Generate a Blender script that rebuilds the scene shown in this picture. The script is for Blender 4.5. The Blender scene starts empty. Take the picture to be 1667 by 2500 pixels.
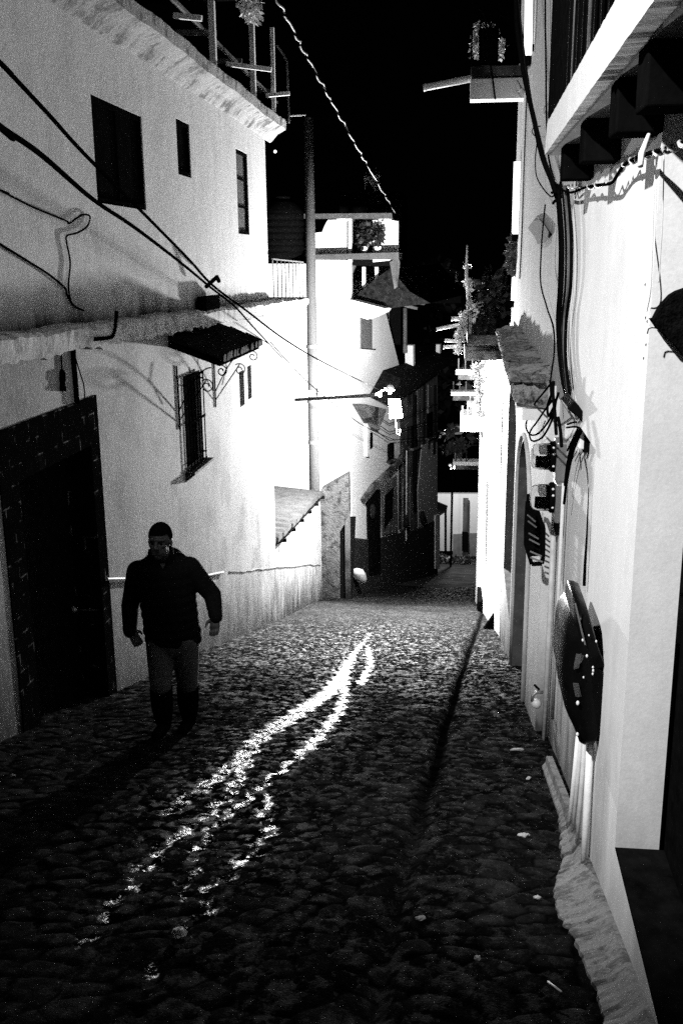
import bpy, math, random
import numpy as np
from math import radians, sin, cos, pi, sqrt, atan2
from mathutils import Vector, Matrix

# ------------------------------------------------------------------ camera, world, lights, exposure
SC = bpy.context.scene
COL = SC.collection
random.seed(7)
RNG = np.random.default_rng(11)
SLOPE = .287                                   # the lane drops away from the camera at about 16 degrees
EYE = Vector((0, 0, 1.57))
FPX, CX, CY = 2406., 833.5, 1250.              # focal length and centre of the photograph in its own pixels
PITCH, YAW, ROLL = radians(14.27), radians(6.6), radians(.55)
FW = Vector((-sin(YAW)*cos(PITCH), cos(YAW)*cos(PITCH), -sin(PITCH)))
_r0 = Vector((cos(YAW), sin(YAW), 0)); _u0 = _r0.cross(FW)
RT = _r0*cos(ROLL) - _u0*sin(ROLL); UP = _u0*cos(ROLL) + _r0*sin(ROLL)
cam_d = bpy.data.cameras.new('camera'); cam = bpy.data.objects.new('camera', cam_d); COL.objects.link(cam)
cam.matrix_world = Matrix(((RT.x, UP.x, -FW.x, EYE.x), (RT.y, UP.y, -FW.y, EYE.y), (RT.z, UP.z, -FW.z, EYE.z), (0, 0, 0, 1)))
cam_d.sensor_fit = 'VERTICAL'; cam_d.sensor_height = 36; cam_d.lens = 36*FPX/2500
cam_d.clip_start = .05; cam_d.clip_end = 600
SC.camera = cam

W = bpy.data.worlds.new("World"); SC.world = W; W.use_nodes = True
W.node_tree.nodes['Background'].inputs[0].default_value = (1, 1, 1, 1)
W.node_tree.nodes['Background'].inputs[1].default_value = .00025      # black night sky
SC.view_settings.view_transform = 'Standard'; SC.view_settings.look = 'None'
SC.view_settings.exposure = 0; SC.view_settings.gamma = 1
SC.render.engine = 'CYCLES'
SC.cycles.max_bounces = 6; SC.cycles.diffuse_bounces = 3; SC.cycles.glossy_bounces = 3
SC.cycles.use_denoising = False              # the photograph is grainy
SC.cycles.sample_clamp_indirect = 4

LAMP = Vector((-1.33, 20.5, -1.16))            # street lamp on the arm of the utility pole
def light(name, kind, loc, power, radius):
    d = bpy.data.lights.new(name, kind); d.energy = power; d.shadow_soft_size = radius
    o = bpy.data.objects.new(name, d); o.location = loc; COL.objects.link(o); return o
light('street_lamp_light', 'POINT', LAMP + Vector((0, -.05, -.03)), 7200, .12)
fl = light('lane_floodlight', 'SPOT', (-2.9, .4, 5.5), 3700, .06)     # floodlight high on the left house, behind the camera
fl.data.spot_size = radians(67); fl.data.spot_blend = .35
fl.rotation_euler = (Vector((1.6, 5.6, 2.2)) - Vector((-2.9, .4, 5.5))).to_track_quat('-Z', 'Y').to_euler()

# ------------------------------------------------------------------ measuring helpers (photograph pixel -> point on a real plane)
def ray(x, y): return FW + RT*((x-CX)/FPX) + UP*((CY-y)/FPX)
def onX(x, y, X, s=0.):
    d = ray(x, y); return EYE + d*(X/(d.x - s*d.y))
def onY(x, y, Y):
    d = ray(x, y); return EYE + d*(Y/d.y)
def onZ(x, y, Z):
    d = ray(x, y); return EYE + d*((Z-EYE.z)/d.z)
def onG(x, y):
    d = ray(x, y); return EYE + d*(-EYE.z/(d.z + SLOPE*d.y))
def gz(y):                                      # height of the lane
    if y < 27: return -SLOPE*y
    return -SLOPE*27 - .255*(y-27)
def XR(y): return .60 + .0135*y                 # face of the houses on the right
XL = -3.2                                       # face of the house on the left

# ------------------------------------------------------------------ mesh builder
class MB:
    def __init__(s): s.v = []; s.f = []
    def add(s, vs, fs):
        b = len(s.v); s.v += [tuple(v) for v in vs]; s.f += [tuple(i+b for i in f) for f in fs]
        return s
    def poly(s, *p): return s.add(p, [tuple(range(len(p)))])
    def box(s, x0, x1, y0, y1, z0, z1):
        return s.add([(x0,y0,z0),(x1,y0,z0),(x1,y1,z0),(x0,y1,z0),(x0,y0,z1),(x1,y0,z1),(x1,y1,z1),(x0,y1,z1)],
              [(0,3,2,1),(4,5,6,7),(0,1,5,4),(1,2,6,5),(2,3,7,6),(3,0,4,7)])
    def bar(s, a, b, w, h, up=(0,0,1)):          # rectangular bar from a to b
        a = Vector(a); b = Vector(b); d = (b-a).normalized(); u = Vector(up)
        r = d.cross(u)
        if r.length < 1e-4: r = d.cross(Vector((1,0,0)))
        r.normalize(); u = r.cross(d)
        vs = [p + r*(i*w/2) + u*(j*h/2) for p in (a, b) for i, j in ((-1,-1),(1,-1),(1,1),(-1,1))]
        return s.add(vs, [(0,1,2,3),(7,6,5,4),(0,4,5,1),(1,5,6,2),(2,6,7,3),(3,7,4,0)])
    def prism(s, pts, vec):                      # polygon extruded along vec
        n = len(pts); vec = Vector(vec); p = [Vector(q) for q in pts]
        return s.add(p + [q+vec for q in p], [tuple(range(n)), tuple(range(2*n-1, n-1, -1))] +
              [(i, i+n, (i+1) % n + n, (i+1) % n) for i in range(n)])
    def loft(s, rings, caps=True):
        n = len(rings[0]); vs = [v for r in rings for v in r]; fs = []
        for k in range(len(rings)-1):
            for i in range(n):
                j = (i+1) % n; fs.append((k*n+i, k*n+j, (k+1)*n+j, (k+1)*n+i))
        if caps: fs += [tuple(range(n-1, -1, -1)), tuple(range((len(rings)-1)*n, len(rings)*n))]
        return s.add(vs, fs)
    def tube(s, path, r, n=8):
        p = [Vector(q) for q in path]; rs = r if hasattr(r, '__len__') else [r]*len(p)
        rings = []; ref = None
        for i, q in enumerate(p):
            d = (p[min(i+1, len(p)-1)] - p[max(i-1, 0)])
            if d.length < 1e-9: d = Vector((0,0,1))
            d.normalize()
            if ref is None: ref = d.orthogonal().normalized()
            ref = (ref - d*ref.dot(d))
            if ref.length < 1e-5: ref = d.orthogonal()
            ref.normalize(); b = d.cross(ref)
            rings.append([q + (ref*cos(2*pi*k/n) + b*sin(2*pi*k/n))*rs[i] for k in range(n)])
        return s.loft(rings)
    def lathe(s, c, axis, prof, n=16):           # prof: (distance along axis, radius)
        c = Vector(c); a = Vector(axis).normalized(); u = a.orthogonal().normalized(); w = a.cross(u)
        return s.loft([[c + a*h + (u*cos(2*pi*k/n) + w*sin(2*pi*k/n))*max(r, 1e-4) for k in range(n)] for h, r in prof])
    def ball(s, c, r, n=12, m=8):
        c = Vector(c); r = r if hasattr(r, '__len__') else (r, r, r)
        return s.loft([[c + Vector((r[0]*sin(t)*cos(2*pi*k/n), r[1]*sin(t)*sin(2*pi*k/n), -r[2]*cos(t))) for k in range(n)]
                for t in [pi*(i+.02)/(m+.04) for i in range(m+1)]])
    def leaves(s, c, r, n, size, droop=.3, shell=.5):
        c = Vector(c)
        for _ in range(n):
            d = Vector(RNG.normal(size=3)); d.normalize()
            k = RNG.uniform(shell, 1)
            q = c + Vector((d.x*r[0], d.y*r[1], d.z*r[2]))*k
            a = Vector(RNG.normal(size=3)) + d*.8; a.z -= droop; a.normalize()
            b = a.orthogonal().normalized(); b = Matrix.Rotation(RNG.uniform(0, 6.3), 3, a) @ b
            L = size*RNG.uniform(.6, 1.4); w = L*.32
            s.add([q, q+a*L*.5+b*w, q+a*L, q+a*L*.5-b*w], [(0,1,2,3)])
        return s
    def build(s, name, mat, parent=None, smooth=False, bevel=0, sub=0):
        o0 = Vector((0,0,0))
        p = parent
        while p is not None: o0 += p.location; p = p.parent
        me = bpy.data.meshes.new(name)
        me.from_pydata([(v[0]-o0.x, v[1]-o0.y, v[2]-o0.z) for v in s.v], [], s.f)
        me.validate(); me.update()
        import bmesh
        bm = bmesh.new(); bm.from_mesh(me); bmesh.ops.recalc_face_normals(bm, faces=bm.faces); bm.to_mesh(me); bm.free()
        if smooth: me.polygons.foreach_set('use_smooth', [True]*len(me.polygons))
        me.materials.append(mat)
        o = bpy.data.objects.new(name, me); COL.objects.link(o)
        if parent: o.parent = parent
        if bevel:
            m = o.modifiers.new('edge', 'BEVEL'); m.width = bevel; m.segments = 2; m.limit_method = 'ANGLE'; m.angle_limit = radians(40)
        return o

def tag(o, label=None, cat=None, group=None, kind=None):
    for k, v in (('label', label), ('category', cat), ('group', group), ('kind', kind)):
        if v: o[k] = v
    return o
def thing(name, label, cat, loc, group=None):
    o = bpy.data.objects.new(name, None); o.empty_display_size = .1; o.location = Vector(loc); COL.objects.link(o)
    return tag(o, label, cat, group)
def copy_tree(o, parent=None):
    c = o.copy(); COL.objects.link(c); c.parent = parent
    for ch in list(o.children): copy_tree(ch, c)
    return c
def rebase(o, loc):                              # give a one-mesh thing its own origin
    loc = Vector(loc)
    for v in o.data.vertices: v.co -= loc
    o.location = loc; return o

def wall(mb, P, us, vs, holes, dvec):
    """flat wall given by P(u,v); rectangular holes (u0,u1,v0,v1) with reveals along dvec"""
    U = sorted(set([us[0], us[1]] + [h[k] for h in holes for k in (0, 1)])); V = sorted(set([vs[0], vs[1]] + [h[k] for h in holes for k in (2, 3)]))
    dv = Vector(dvec)
    for a, b in zip(U, U[1:]):
        for c, d in zip(V, V[1:]):
            um, vm = (a+b)/2, (c+d)/2
            if any(h[0] < um < h[1] and h[2] < vm < h[3] for h in holes): continue
            mb.poly(P(a, c), P(b, c), P(b, d), P(a, d))
    for u0, u1, v0, v1 in holes:
        q = [P(u0, v0), P(u1, v0), P(u1, v1), P(u0, v1)]
        for i in range(4):
            a, b = q[i], q[(i+1) % 4]; mb.poly(a, b, b+dv, a+dv)
    return mb

# ------------------------------------------------------------------ materials (all grey: the place is seen at night in black and white)
def nt(name):
    m = bpy.data.materials.new(name); m.use_nodes = True; t = m.node_tree
    return m, t, t.nodes['Principled BSDF']
def N(t, kind, **kw):
    n = t.nodes.new(kind)
    for k, v in kw.items():
        if k in n.inputs: n.inputs[k].default_value = v
        else: setattr(n, k, v)
    return n
def mathn(t, op, a, b=None, clamp=False):
    n = t.nodes.new('ShaderNodeMath'); n.operation = op; n.use_clamp = clamp
    for i, x in enumerate((a, b)):
        if x is None: continue
        if isinstance(x, (int, float)): n.inputs[i].default_value = x
        else: t.links.new(x, n.inputs[i])
    return n.outputs[0]
def maprange(t, x, a, b, c, d):
    n = t.nodes.new('ShaderNodeMapRange'); t.links.new(x, n.inputs[0])
    for i, v in enumerate((a, b, c, d)): n.inputs[i+1].default_value = v
    return n.outputs[0]
def noise(t, vec, scale, detail=4, rough=.55, sx=1, sy=1, sz=1):
    mp = t.nodes.new('ShaderNodeMapping'); mp.inputs['Scale'].default_value = (sx, sy, sz); t.links.new(vec, mp.inputs[0])
    n = t.nodes.new('ShaderNodeTexNoise'); n.inputs['Scale'].default_value = scale; n.inputs['Detail'].default_value = detail
    n.inputs['Roughness'].default_value = rough; t.links.new(mp.outputs[0], n.inputs['Vector']); return n.outputs[0]
def grey(t, val, b):
    c = t.nodes.new('ShaderNodeCombineColor')
    for i in range(3): t.links.new(val, c.inputs[i])
    t.links.new(c.outputs[0], b.inputs['Base Color'])
def bump(t, b, h, dist, strength=1):
    n = t.nodes.new('ShaderNodeBump'); n.inputs['Distance'].default_value = dist; n.inputs['Strength'].default_value = strength
    t.links.new(h, n.inputs['Height']); t.links.new(n.outputs[0], b.inputs['Normal'])

def plaster(name, base, mottled=.25, streak=.25, grain=.18, damp=0., damp_h=.8, bumpd=.004, rough=.85, patch=0., patch_scale=1.2, top=None):
    m, t, b = nt(name)
    g = t.nodes.new('ShaderNodeNewGeometry'); pos = g.outputs['Position']
    v = mathn(t, 'MULTIPLY', maprange(t, noise(t, pos, 1.1, 5), .3, .75, 1-mottled, 1.0), base)
    v = mathn(t, 'MULTIPLY', v, maprange(t, noise(t, pos, 5., 4, .6, 1, 1, .09), .3, .68, 1-streak, 1.0))
    fine = noise(t, pos, 95, 2, .7)
    v = mathn(t, 'MULTIPLY', v, maprange(t, fine, .25, .75, 1-grain, 1+grain*.6))
    if patch:
        v = mathn(t, 'MULTIPLY', v, maprange(t, noise(t, pos, patch_scale, 8, .68), .50, .60, 1, 1-patch))
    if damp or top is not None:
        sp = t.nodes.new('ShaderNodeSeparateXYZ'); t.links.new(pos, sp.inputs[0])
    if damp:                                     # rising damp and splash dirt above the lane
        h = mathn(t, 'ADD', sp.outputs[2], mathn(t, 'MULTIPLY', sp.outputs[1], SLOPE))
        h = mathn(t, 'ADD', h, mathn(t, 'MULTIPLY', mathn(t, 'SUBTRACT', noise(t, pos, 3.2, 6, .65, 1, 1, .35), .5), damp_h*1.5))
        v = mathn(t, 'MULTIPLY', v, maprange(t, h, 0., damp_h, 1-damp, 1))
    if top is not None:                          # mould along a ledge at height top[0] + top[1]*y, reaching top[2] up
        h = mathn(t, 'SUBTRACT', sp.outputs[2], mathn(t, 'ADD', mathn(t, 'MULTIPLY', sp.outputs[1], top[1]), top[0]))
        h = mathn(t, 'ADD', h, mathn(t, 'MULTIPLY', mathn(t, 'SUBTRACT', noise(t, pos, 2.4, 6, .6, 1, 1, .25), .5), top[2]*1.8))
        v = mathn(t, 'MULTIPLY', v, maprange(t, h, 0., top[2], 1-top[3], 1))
    grey(t, v, b); b.inputs['Roughness'].default_value = rough; b.inputs['Specular IOR Level'].default_value = .25
    hh = mathn(t, 'ADD', noise(t, pos, 22, 5, .6), mathn(t, 'MULTIPLY', fine, .35))
    bump(t, b, hh, bumpd)
    return m
def simple(name, base, rough=.6, metallic=0., var=.3, scale=14, bumpd=.002, spec=.4):
    m, t, b = nt(name)
    tc = t.nodes.new('ShaderNodeTexCoord'); pos = tc.outputs['Object']
    n1 = noise(t, pos, scale, 5, .65)
    grey(t, mathn(t, 'MULTIPLY', maprange(t, n1, .3, .7, 1-var, 1+var*.5), base), b)
    t.links.new(maprange(t, n1, .3, .7, min(1, rough+.12), max(.03, rough-.12)), b.inputs['Roughness'])
    b.inputs['Metallic'].default_value = metallic; b.inputs['Specular IOR Level'].default_value = spec
    bump(t, b, noise(t, pos, scale*4, 4), bumpd)
    return m
def emit(name, strength):
    m, t, b = nt(name); b.inputs['Base Color'].default_value = (.8,.8,.8,1)
    b.inputs['Emission Color'].default_value = (1,1,1,1); b.inputs['Emission Strength'].default_value = strength
    return m

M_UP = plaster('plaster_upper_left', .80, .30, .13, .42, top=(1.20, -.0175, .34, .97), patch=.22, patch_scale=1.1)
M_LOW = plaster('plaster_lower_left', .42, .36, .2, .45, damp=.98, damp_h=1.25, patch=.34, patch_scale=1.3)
M_LEDGE = plaster('ledge_concrete', .72, .4, .2, .2, patch=.5, patch_scale=5)
M_EAVE = plaster('eave_mouldy', .46, .4, .3, .4, patch=.8, patch_scale=3.4, bumpd=.012)
M_WHITE = plaster('white_plaster', .80, .08, .06, .05, damp=.35, damp_h=.7)
M_NEAR = plaster('near_white_plaster', .80, .09, .10, .09, damp=.6, patch=.07, patch_scale=3, damp_h=.75, bumpd=.0012)
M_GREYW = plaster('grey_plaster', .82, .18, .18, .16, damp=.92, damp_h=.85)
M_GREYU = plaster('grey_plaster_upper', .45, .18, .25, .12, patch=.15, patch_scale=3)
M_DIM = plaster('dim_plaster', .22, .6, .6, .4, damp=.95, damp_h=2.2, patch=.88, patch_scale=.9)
M_DADO = plaster('dark_painted_dado', .012, .4, .3, .3)
M_STONE = plaster('rough_stone', .20, .5, .1, .3, patch=.75, patch_scale=5, bumpd=.06, damp=.8, damp_h=1.6)
M_BRICK = None
M_BLACK = simple('black_paint', .004, .8, 0, .5, 20, .002, 0.)
M_GLOSS = simple('black_plastic', .003, .3, 0, .4, 16, .001, .05)
M_RUB = simple('black_rubber', .003, .9, 0, .4, 40, .001, .0)
M_WOODD = simple('dark_wood', .004, .9, 0, .5, 9, .002, 0.)
M_DARKIN = simple('dark_interior', .004, .9, 0, .3, 5, .002, 0.)
M_GLASSD = simple('dark_glass', .012, .12, 0, .3, 6, .0005, .6)
M_PALE = simple('pale_wood', .85, .8, 0, .3, 10)
M_METALG = simple('grey_metal', .30, .45, .7, .3, 12)
M_PIPE = simple('grey_pvc', .55, .5, 0, .25, 9)
M_WHITEP = simple('white_paint', .8, .6, 0, .15, 9)
M_TILE = simple('roof_tile', .035, .85, 0, .6, 6, .01)
M_TILED = simple('dark_roof_tile', .012, .9, 0, .9, 8, .01, .02)
M_LEAF = simple('leaf', .09, .5, 0, .6, 5)
M_LEAFD = simple('dark_leaf', .018, .5, 0, .6, 5)
M_LEAFP = simple('pale_leaf', .75, .5, 0, .5, 8)
M_POLE = plaster('pole_concrete', .10, .3, .3, .25)
M_CABLEW = simple('pale_cable', .5, .5, 0, .6, 30)
M_CONC = plaster('rough_concrete', .17, .45, .05, .5, patch=.75, patch_scale=11, bumpd=.003)
M_SKIN = simple('skin', .024, .5, 0, .15, 30)
M_JACKET = simple('black_jacket', .005, .95, 0, .3, 30, .003, .03)
M_TROUSER = simple('grey_trousers', .05, .85, 0, .3, 30, .003, .2)
M_BULB = emit('lamp_glow', 30)
M_SMALLGLOW = emit('bulb_glow', 3)
M_PAPER = simple('paper', .42, .8, 0, .2, 20)
# ------------------------------------------------------------------ the lane: cobbles laid in real relief
def vor(X, Y, cell, jit=.42, ax=1.0):
    """F1, F2 and a per-stone number for a jittered grid of stones"""
    gx = X/(cell*ax); gy = Y/cell
    ix = np.floor(gx).astype(int); iy = np.floor(gy).astype(int)
    f1 = np.full(X.shape, 9.); f2 = np.full(X.shape, 9.); idn = np.zeros(X.shape); 
    dx1 = np.zeros(X.shape); dy1 = np.zeros(X.shape)
    def h(a, b, k):
        v = np.sin(a*127.1 + b*311.7 + k*74.7)*43758.5453
        return v - np.floor(v)
    for i in (-1, 0, 1):
        for j in (-1, 0, 1):
            cx = ix+i; cy = iy+j
            px_ = cx + .5 + (h(cx, cy, 1)-.5)*2*jit + .5*(cy % 2); py_ = cy + .5 + (h(cx, cy, 2)-.5)*2*jit
            ddx = (gx-px_)*ax; ddy = gy-py_; d = np.sqrt(ddx**2 + ddy**2)
            n = d < f1
            f2 = np.where(n, f1, np.minimum(f2, d))
            idn = np.where(n, h(cx, cy, 3), idn); dx1 = np.where(n, ddx, dx1); dy1 = np.where(n, ddy, dy1)
            f1 = np.where(n, d, f1)
    return f1, f2, idn, dx1, dy1
def smooth(a, b, x):
    t = np.clip((x-a)/(b-a), 0, 1); return t*t*(3-2*t)
TRICKLES = [
 [(905,1548,.02),(868,1585,.035),(846,1625,.06),(836,1645,.07),(800,1690,.075),(759,1718,.08),(715,1752,.08),(683,1775,.085),(640,1803,.075),(600,1845,.05),(568,1877,.05),(498,1928,.06),(447,1960,.055),(400,1990,.045)],
 [(850,1625,.02),(840,1690,.035),(829,1740,.045),(790,1790,.045),(762,1825,.05),(708,1871,.025),(657,1909,.02),(606,1954,.022),(555,1992,.025),(517,2030,.03),(491,2069,.035),(470,2120,.025),(440,2200,.02)],
 [(632,1810,.03),(600,1870,.035),(575,1930,.04),(530,1975,.045),(480,2010,.05),(420,2050,.045),(383,2078,.045),(300,2180,.03),(200,2310,.03)],
 [(664,1945,.02),(640,1975,.03),(660,2018,.045),(606,2088,.05),(574,2120,.05),(520,2165,.025),(500,2230,.035),(430,2310,.025),(330,2440,.02)],
 [(898,1572,.02),(905,1620,.03),(880,1665,.04)]]
WATER, WATER2, WATER3 = TRICKLES[0], TRICKLES[1], TRICKLES[3]
def water_field(X, Y):
    X = X + .022*np.sin(Y*17+X*9) + .012*np.sin(Y*41-X*23); best = np.full(X.shape, 9.)
    for path in TRICKLES:
        pts = [(onG(a, b), w) for a, b, w in path]
        for (p, w0), (q, w1) in zip(pts, pts[1:]):
            ex, ey = q.x-p.x, q.y-p.y; L2 = ex*ex + ey*ey
            t = np.clip(((X-p.x)*ex + (Y-p.y)*ey)/L2, 0, 1)
            d = np.sqrt((X-p.x-t*ex)**2 + (Y-p.y-t*ey)**2)/((w0 + (w1-w0)*t)*(1.2 if path is TRICKLES[0] else 1.15))
            best = np.minimum(best, d)
    return best
DRAIN = [(3.2, -.215), (7.15, -.04), (12, .22), (17, .50), (22, .78)]
def drain_x(Y): return np.interp(Y, [a for a, b in DRAIN], [b for a, b in DRAIN])

def ground_z(X, Y):
    base = np.where(Y < 27, -SLOPE*Y, -SLOPE*27 - .255*(Y-27))
    wob = .03*np.sin(X*1.7+Y*.6) + .02*np.sin(X*3.1-Y*1.3+1)
    f1, f2, idn, dx, dy = vor(X, Y, .118, .44, 1.45)
    dome = smooth(.0, .32, f2-f1)
    tilt = (idn*7.3 % 1 - .5)*dy*.022 + (idn*13.7 % 1 - .5)*dx*.022
    st = dome*(.004 + .007*idn) + tilt
    rough = (np.sin(X*61+Y*23)*np.sin(Y*53-X*17))*.0022
    w = water_field(X, Y)
    st = st*(1 - .55*np.exp(-w**2)) - .005*np.exp(-(w/1.1)**2)
    dr = np.exp(-((X-drain_x(Y))/.045)**2)*(Y < 23)
    st = st*(1-.8*dr) - .035*dr
    side = smooth(.35, .62, X-.0135*Y)*(Y < 6)
    return base + wob*smooth(0, 6, Y)*.6 + st*(1-.7*side) + rough
def ground_patch(name, xs, ys, mat, zfun):
    X, Y = np.meshgrid(xs, ys); Z = zfun(X, Y); nx, ny = len(xs), len(ys)
    me = bpy.data.meshes.new(name); nv = nx*ny; nf = (nx-1)*(ny-1)
    me.vertices.add(nv); me.vertices.foreach_set('co', np.stack([X, Y, Z], -1).astype(np.float32).ravel())
    i = np.arange(nv).reshape(ny, nx)
    q = np.stack([i[:-1,:-1], i[:-1,1:], i[1:,1:], i[1:,:-1]], -1).reshape(-1, 4)
    me.loops.add(nf*4); me.loops.foreach_set('vertex_index', q.astype(np.int32).ravel())
    me.polygons.add(nf); me.polygons.foreach_set('loop_start', np.arange(0, nf*4, 4, dtype=np.int32))
    me.polygons.foreach_set('use_smooth', np.ones(nf, dtype=bool)); me.update(calc_edges=True)
    # how wet / which stone, as attributes the material reads
    f1, f2, idn, dx, dy = vor(X, Y, .118, .44, 1.45)
    for an, arr in (('stone', idn), ('joint', smooth(.03, .22, f2-f1)), ('drain', np.exp(-((X-drain_x(Y)-.006*np.sin(Y*2.3))/.05)**2)*(Y < 23)*smooth(2.5, 6.5, Y)), ('sheen', np.exp(-(np.minimum(water_field(X, Y), 8.9)/3.0)**2)*smooth(2.5, 8, Y)), ('wet', np.exp(-(water_field(X, Y)/.85)**4))):
        a = me.attributes.new(an, 'FLOAT', 'POINT'); a.data.foreach_set('value', arr.astype(np.float32).ravel())
    me.materials.append(mat)
    o = bpy.data.objects.new(name, me); COL.objects.link(o); return tag(o, kind='structure')
def cobble_mat():
    m, t, b = nt('wet_cobbles')
    g = t.nodes.new('ShaderNodeNewGeometry'); pos = g.outputs['Position']
    def at(n):
        a = t.nodes.new('ShaderNodeAttribute'); a.attribute_name = n; return a.outputs['Fac']
    st, jo, we = at('stone'), at('joint'), at('wet')
    n1 = noise(t, pos, .9, 5, .6); n2 = noise(t, pos, 35, 5, .7); n3 = noise(t, pos, 7, 4, .6)
    sp = t.nodes.new('ShaderNodeSeparateXYZ'); t.links.new(pos, sp.inputs[0])
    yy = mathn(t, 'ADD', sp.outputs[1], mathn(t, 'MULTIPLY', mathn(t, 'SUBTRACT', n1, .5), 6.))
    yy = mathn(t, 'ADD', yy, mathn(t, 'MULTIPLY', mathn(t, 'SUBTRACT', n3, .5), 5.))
    lamp_pool = mathn(t, 'MULTIPLY', maprange(t, yy, 9.9, 12.6, 0, 1), maprange(t, mathn(t, 'ADD', sp.outputs[1], mathn(t, 'MULTIPLY', n3, 1.2)), 22.2, 23.4, 1, 0))                 # dusty mid lane paled: lamplight falloff and far shadow painted into the colour
    v = mathn(t, 'MULTIPLY', maprange(t, st, 0, 1, .003, .015), maprange(t, lamp_pool, 0, 1, 1, 1.3))
    jv = maprange(t, lamp_pool, 0, 1, .0025, .05)
    v = mathn(t, 'ADD', mathn(t, 'MULTIPLY', v, jo), mathn(t, 'MULTIPLY', jv, mathn(t, 'SUBTRACT', 1., mathn(t, 'MULTIPLY', jo, .78))))
    v = mathn(t, 'MULTIPLY', v, maprange(t, n2, .3, .7, .55, 1.35))
    v = mathn(t, 'MULTIPLY', v, maprange(t, n1, .35, .7, .6, 1.2))
    v = mathn(t, 'MULTIPLY', v, mathn(t, 'MULTIPLY', maprange(t, we, 0, 1, 1, .2), maprange(t, at('drain'), 0, .9, 1, .2)))
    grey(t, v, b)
    # the rivulet breaks into wet patches between the stones, ever fewer up the lane
    brk = noise(t, pos, 13, 5, .7, 1.1, .75, 1)
    lim = maprange(t, sp.outputs[1], 3., 9.5, .55, .32)
    film = maprange(t, mathn(t, 'SUBTRACT', brk, lim), 0., .05, 0, 1)
    we2 = mathn(t, 'MULTIPLY', film, maprange(t, we, .15, .75, 0, 1))
    dampv = mathn(t, 'MULTIPLY', maprange(t, noise(t, pos, 9, 5, .7, 1, .55, 1), .53, .66, 0, 1), mathn(t, 'MULTIPLY', maprange(t, yy, 8, 11.5, .05, 1), maprange(t, at('drain'), 0, .8, 1, 0)))
    gl = mathn(t, 'MAXIMUM', we2, mathn(t, 'MULTIPLY', dampv, .3))
    tops = mathn(t, 'MULTIPLY', maprange(t, noise(t, pos, 15, 4, .65, 1, .6, 1), .52, .62, 0, 1), maprange(t, jo, .5, .9, 0, 1))
    gl = mathn(t, 'MAXIMUM', gl, mathn(t, 'MULTIPLY', mathn(t, 'MULTIPLY', tops, maprange(t, at('drain'), 0, .8, 1, 0)), mathn(t, 'ADD', mathn(t, 'MULTIPLY', at('sheen'), .32), maprange(t, yy, 8.8, 12.4, .008, .5))))
    t.links.new(maprange(t, gl, 0, 1, .8, .27), b.inputs['Roughness'])
    t.links.new(mathn(t, 'MULTIPLY', gl, .85), b.inputs['Specular IOR Level'])
    rip = noise(t, pos, 17, 2, .5, 1.5, .7, 1)
    hh = mathn(t, 'ADD', mathn(t, 'ADD', mathn(t, 'MULTIPLY', n2, .5), noise(t, pos, 110, 3)), mathn(t, 'MULTIPLY', mathn(t, 'MULTIPLY', rip, we2), 3.5))
    bump(t, b, hh, .006)
    return m
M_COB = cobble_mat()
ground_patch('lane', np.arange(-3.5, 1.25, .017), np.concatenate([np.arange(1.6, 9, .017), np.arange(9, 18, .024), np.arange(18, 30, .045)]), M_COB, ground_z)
def far_z(X, Y): return np.where(Y < 27, -SLOPE*Y, -SLOPE*27 - .255*(Y-27)) - np.where((np.abs(X+1.1) < 2.3) & (Y > 1.7) & (Y < 29.8), .15, .0)
ground_patch('ground', np.linspace(-60, 60, 121), np.linspace(-20, 140, 161), simple('earth', .012, .9, 0, .5, 1.5), far_z)
# ------------------------------------------------------------------ house on the left
def brick_mat():
    m, t, b = nt('dark_brick')
    g = t.nodes.new('ShaderNodeNewGeometry'); sp = t.nodes.new('ShaderNodeSeparateXYZ'); t.links.new(g.outputs['Position'], sp.inputs[0])
    c = t.nodes.new('ShaderNodeCombineXYZ'); t.links.new(mathn(t, 'ADD', sp.outputs[1], sp.outputs[0]), c.inputs[0]); t.links.new(sp.outputs[2], c.inputs[1])
    br = t.nodes.new('ShaderNodeTexBrick'); br.inputs['Scale'].default_value = 1; br.inputs['Brick Width'].default_value = .25; br.inputs['Row Height'].default_value = .14
    br.inputs['Mortar Size'].default_value = .007; br.inputs['Color1'].default_value = (.005,.005,.005,1); br.inputs['Color2'].default_value = (.008,.008,.008,1)
    br.inputs['Mortar'].default_value = (.12,.12,.12,1); t.links.new(c.outputs[0], br.inputs['Vector'])
    mx = t.nodes.new('ShaderNodeMix'); mx.data_type = 'RGBA'; mx.inputs[6].default_value = (.004,.004,.004,1)
    t.links.new(maprange(t, noise(t, g.outputs['Position'], 6, 4), .54, .64, 0, 1), mx.inputs[0]); t.links.new(br.outputs['Color'], mx.inputs[7])
    t.links.new(mx.outputs[2], b.inputs['Base Color']); b.inputs['Roughness'].default_value = .95; b.inputs['Specular IOR Level'].default_value = 0
    bump(t, b, br.outputs['Fac'], -.006); return m
M_BRICK = brick_mat()

house = thing('plastered_house', 'two storey house left of the lane, stained grey plaster and a brick doorway', 'house', (XL, 8, gz(8)))
PL = lambda u, v: Vector((XL, u, v))
YC = 17.12                                        # end corner of the house
# lower storey
D1 = (6.52, 8.53, -4.2, .43)                       # doorway opening incl. brick surround
Wn = (11.42, 12.22, -.88, .26)                     # barred window under the awning
V1 = (14.52, 14.86, -.55, -.02); V2 = (15.12, 15.42, -.52, .0)
mb = wall(MB(), PL, (-2.5, YC), (-7, .95), [D1, Wn, V1, V2], (-.07, 0, 0))
mb.poly((XL, YC, -7), (XL, YC, .95), (-9, YC, .95), (-9, YC, -7))
lw = mb.build('wall', M_LOW, house)
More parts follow.
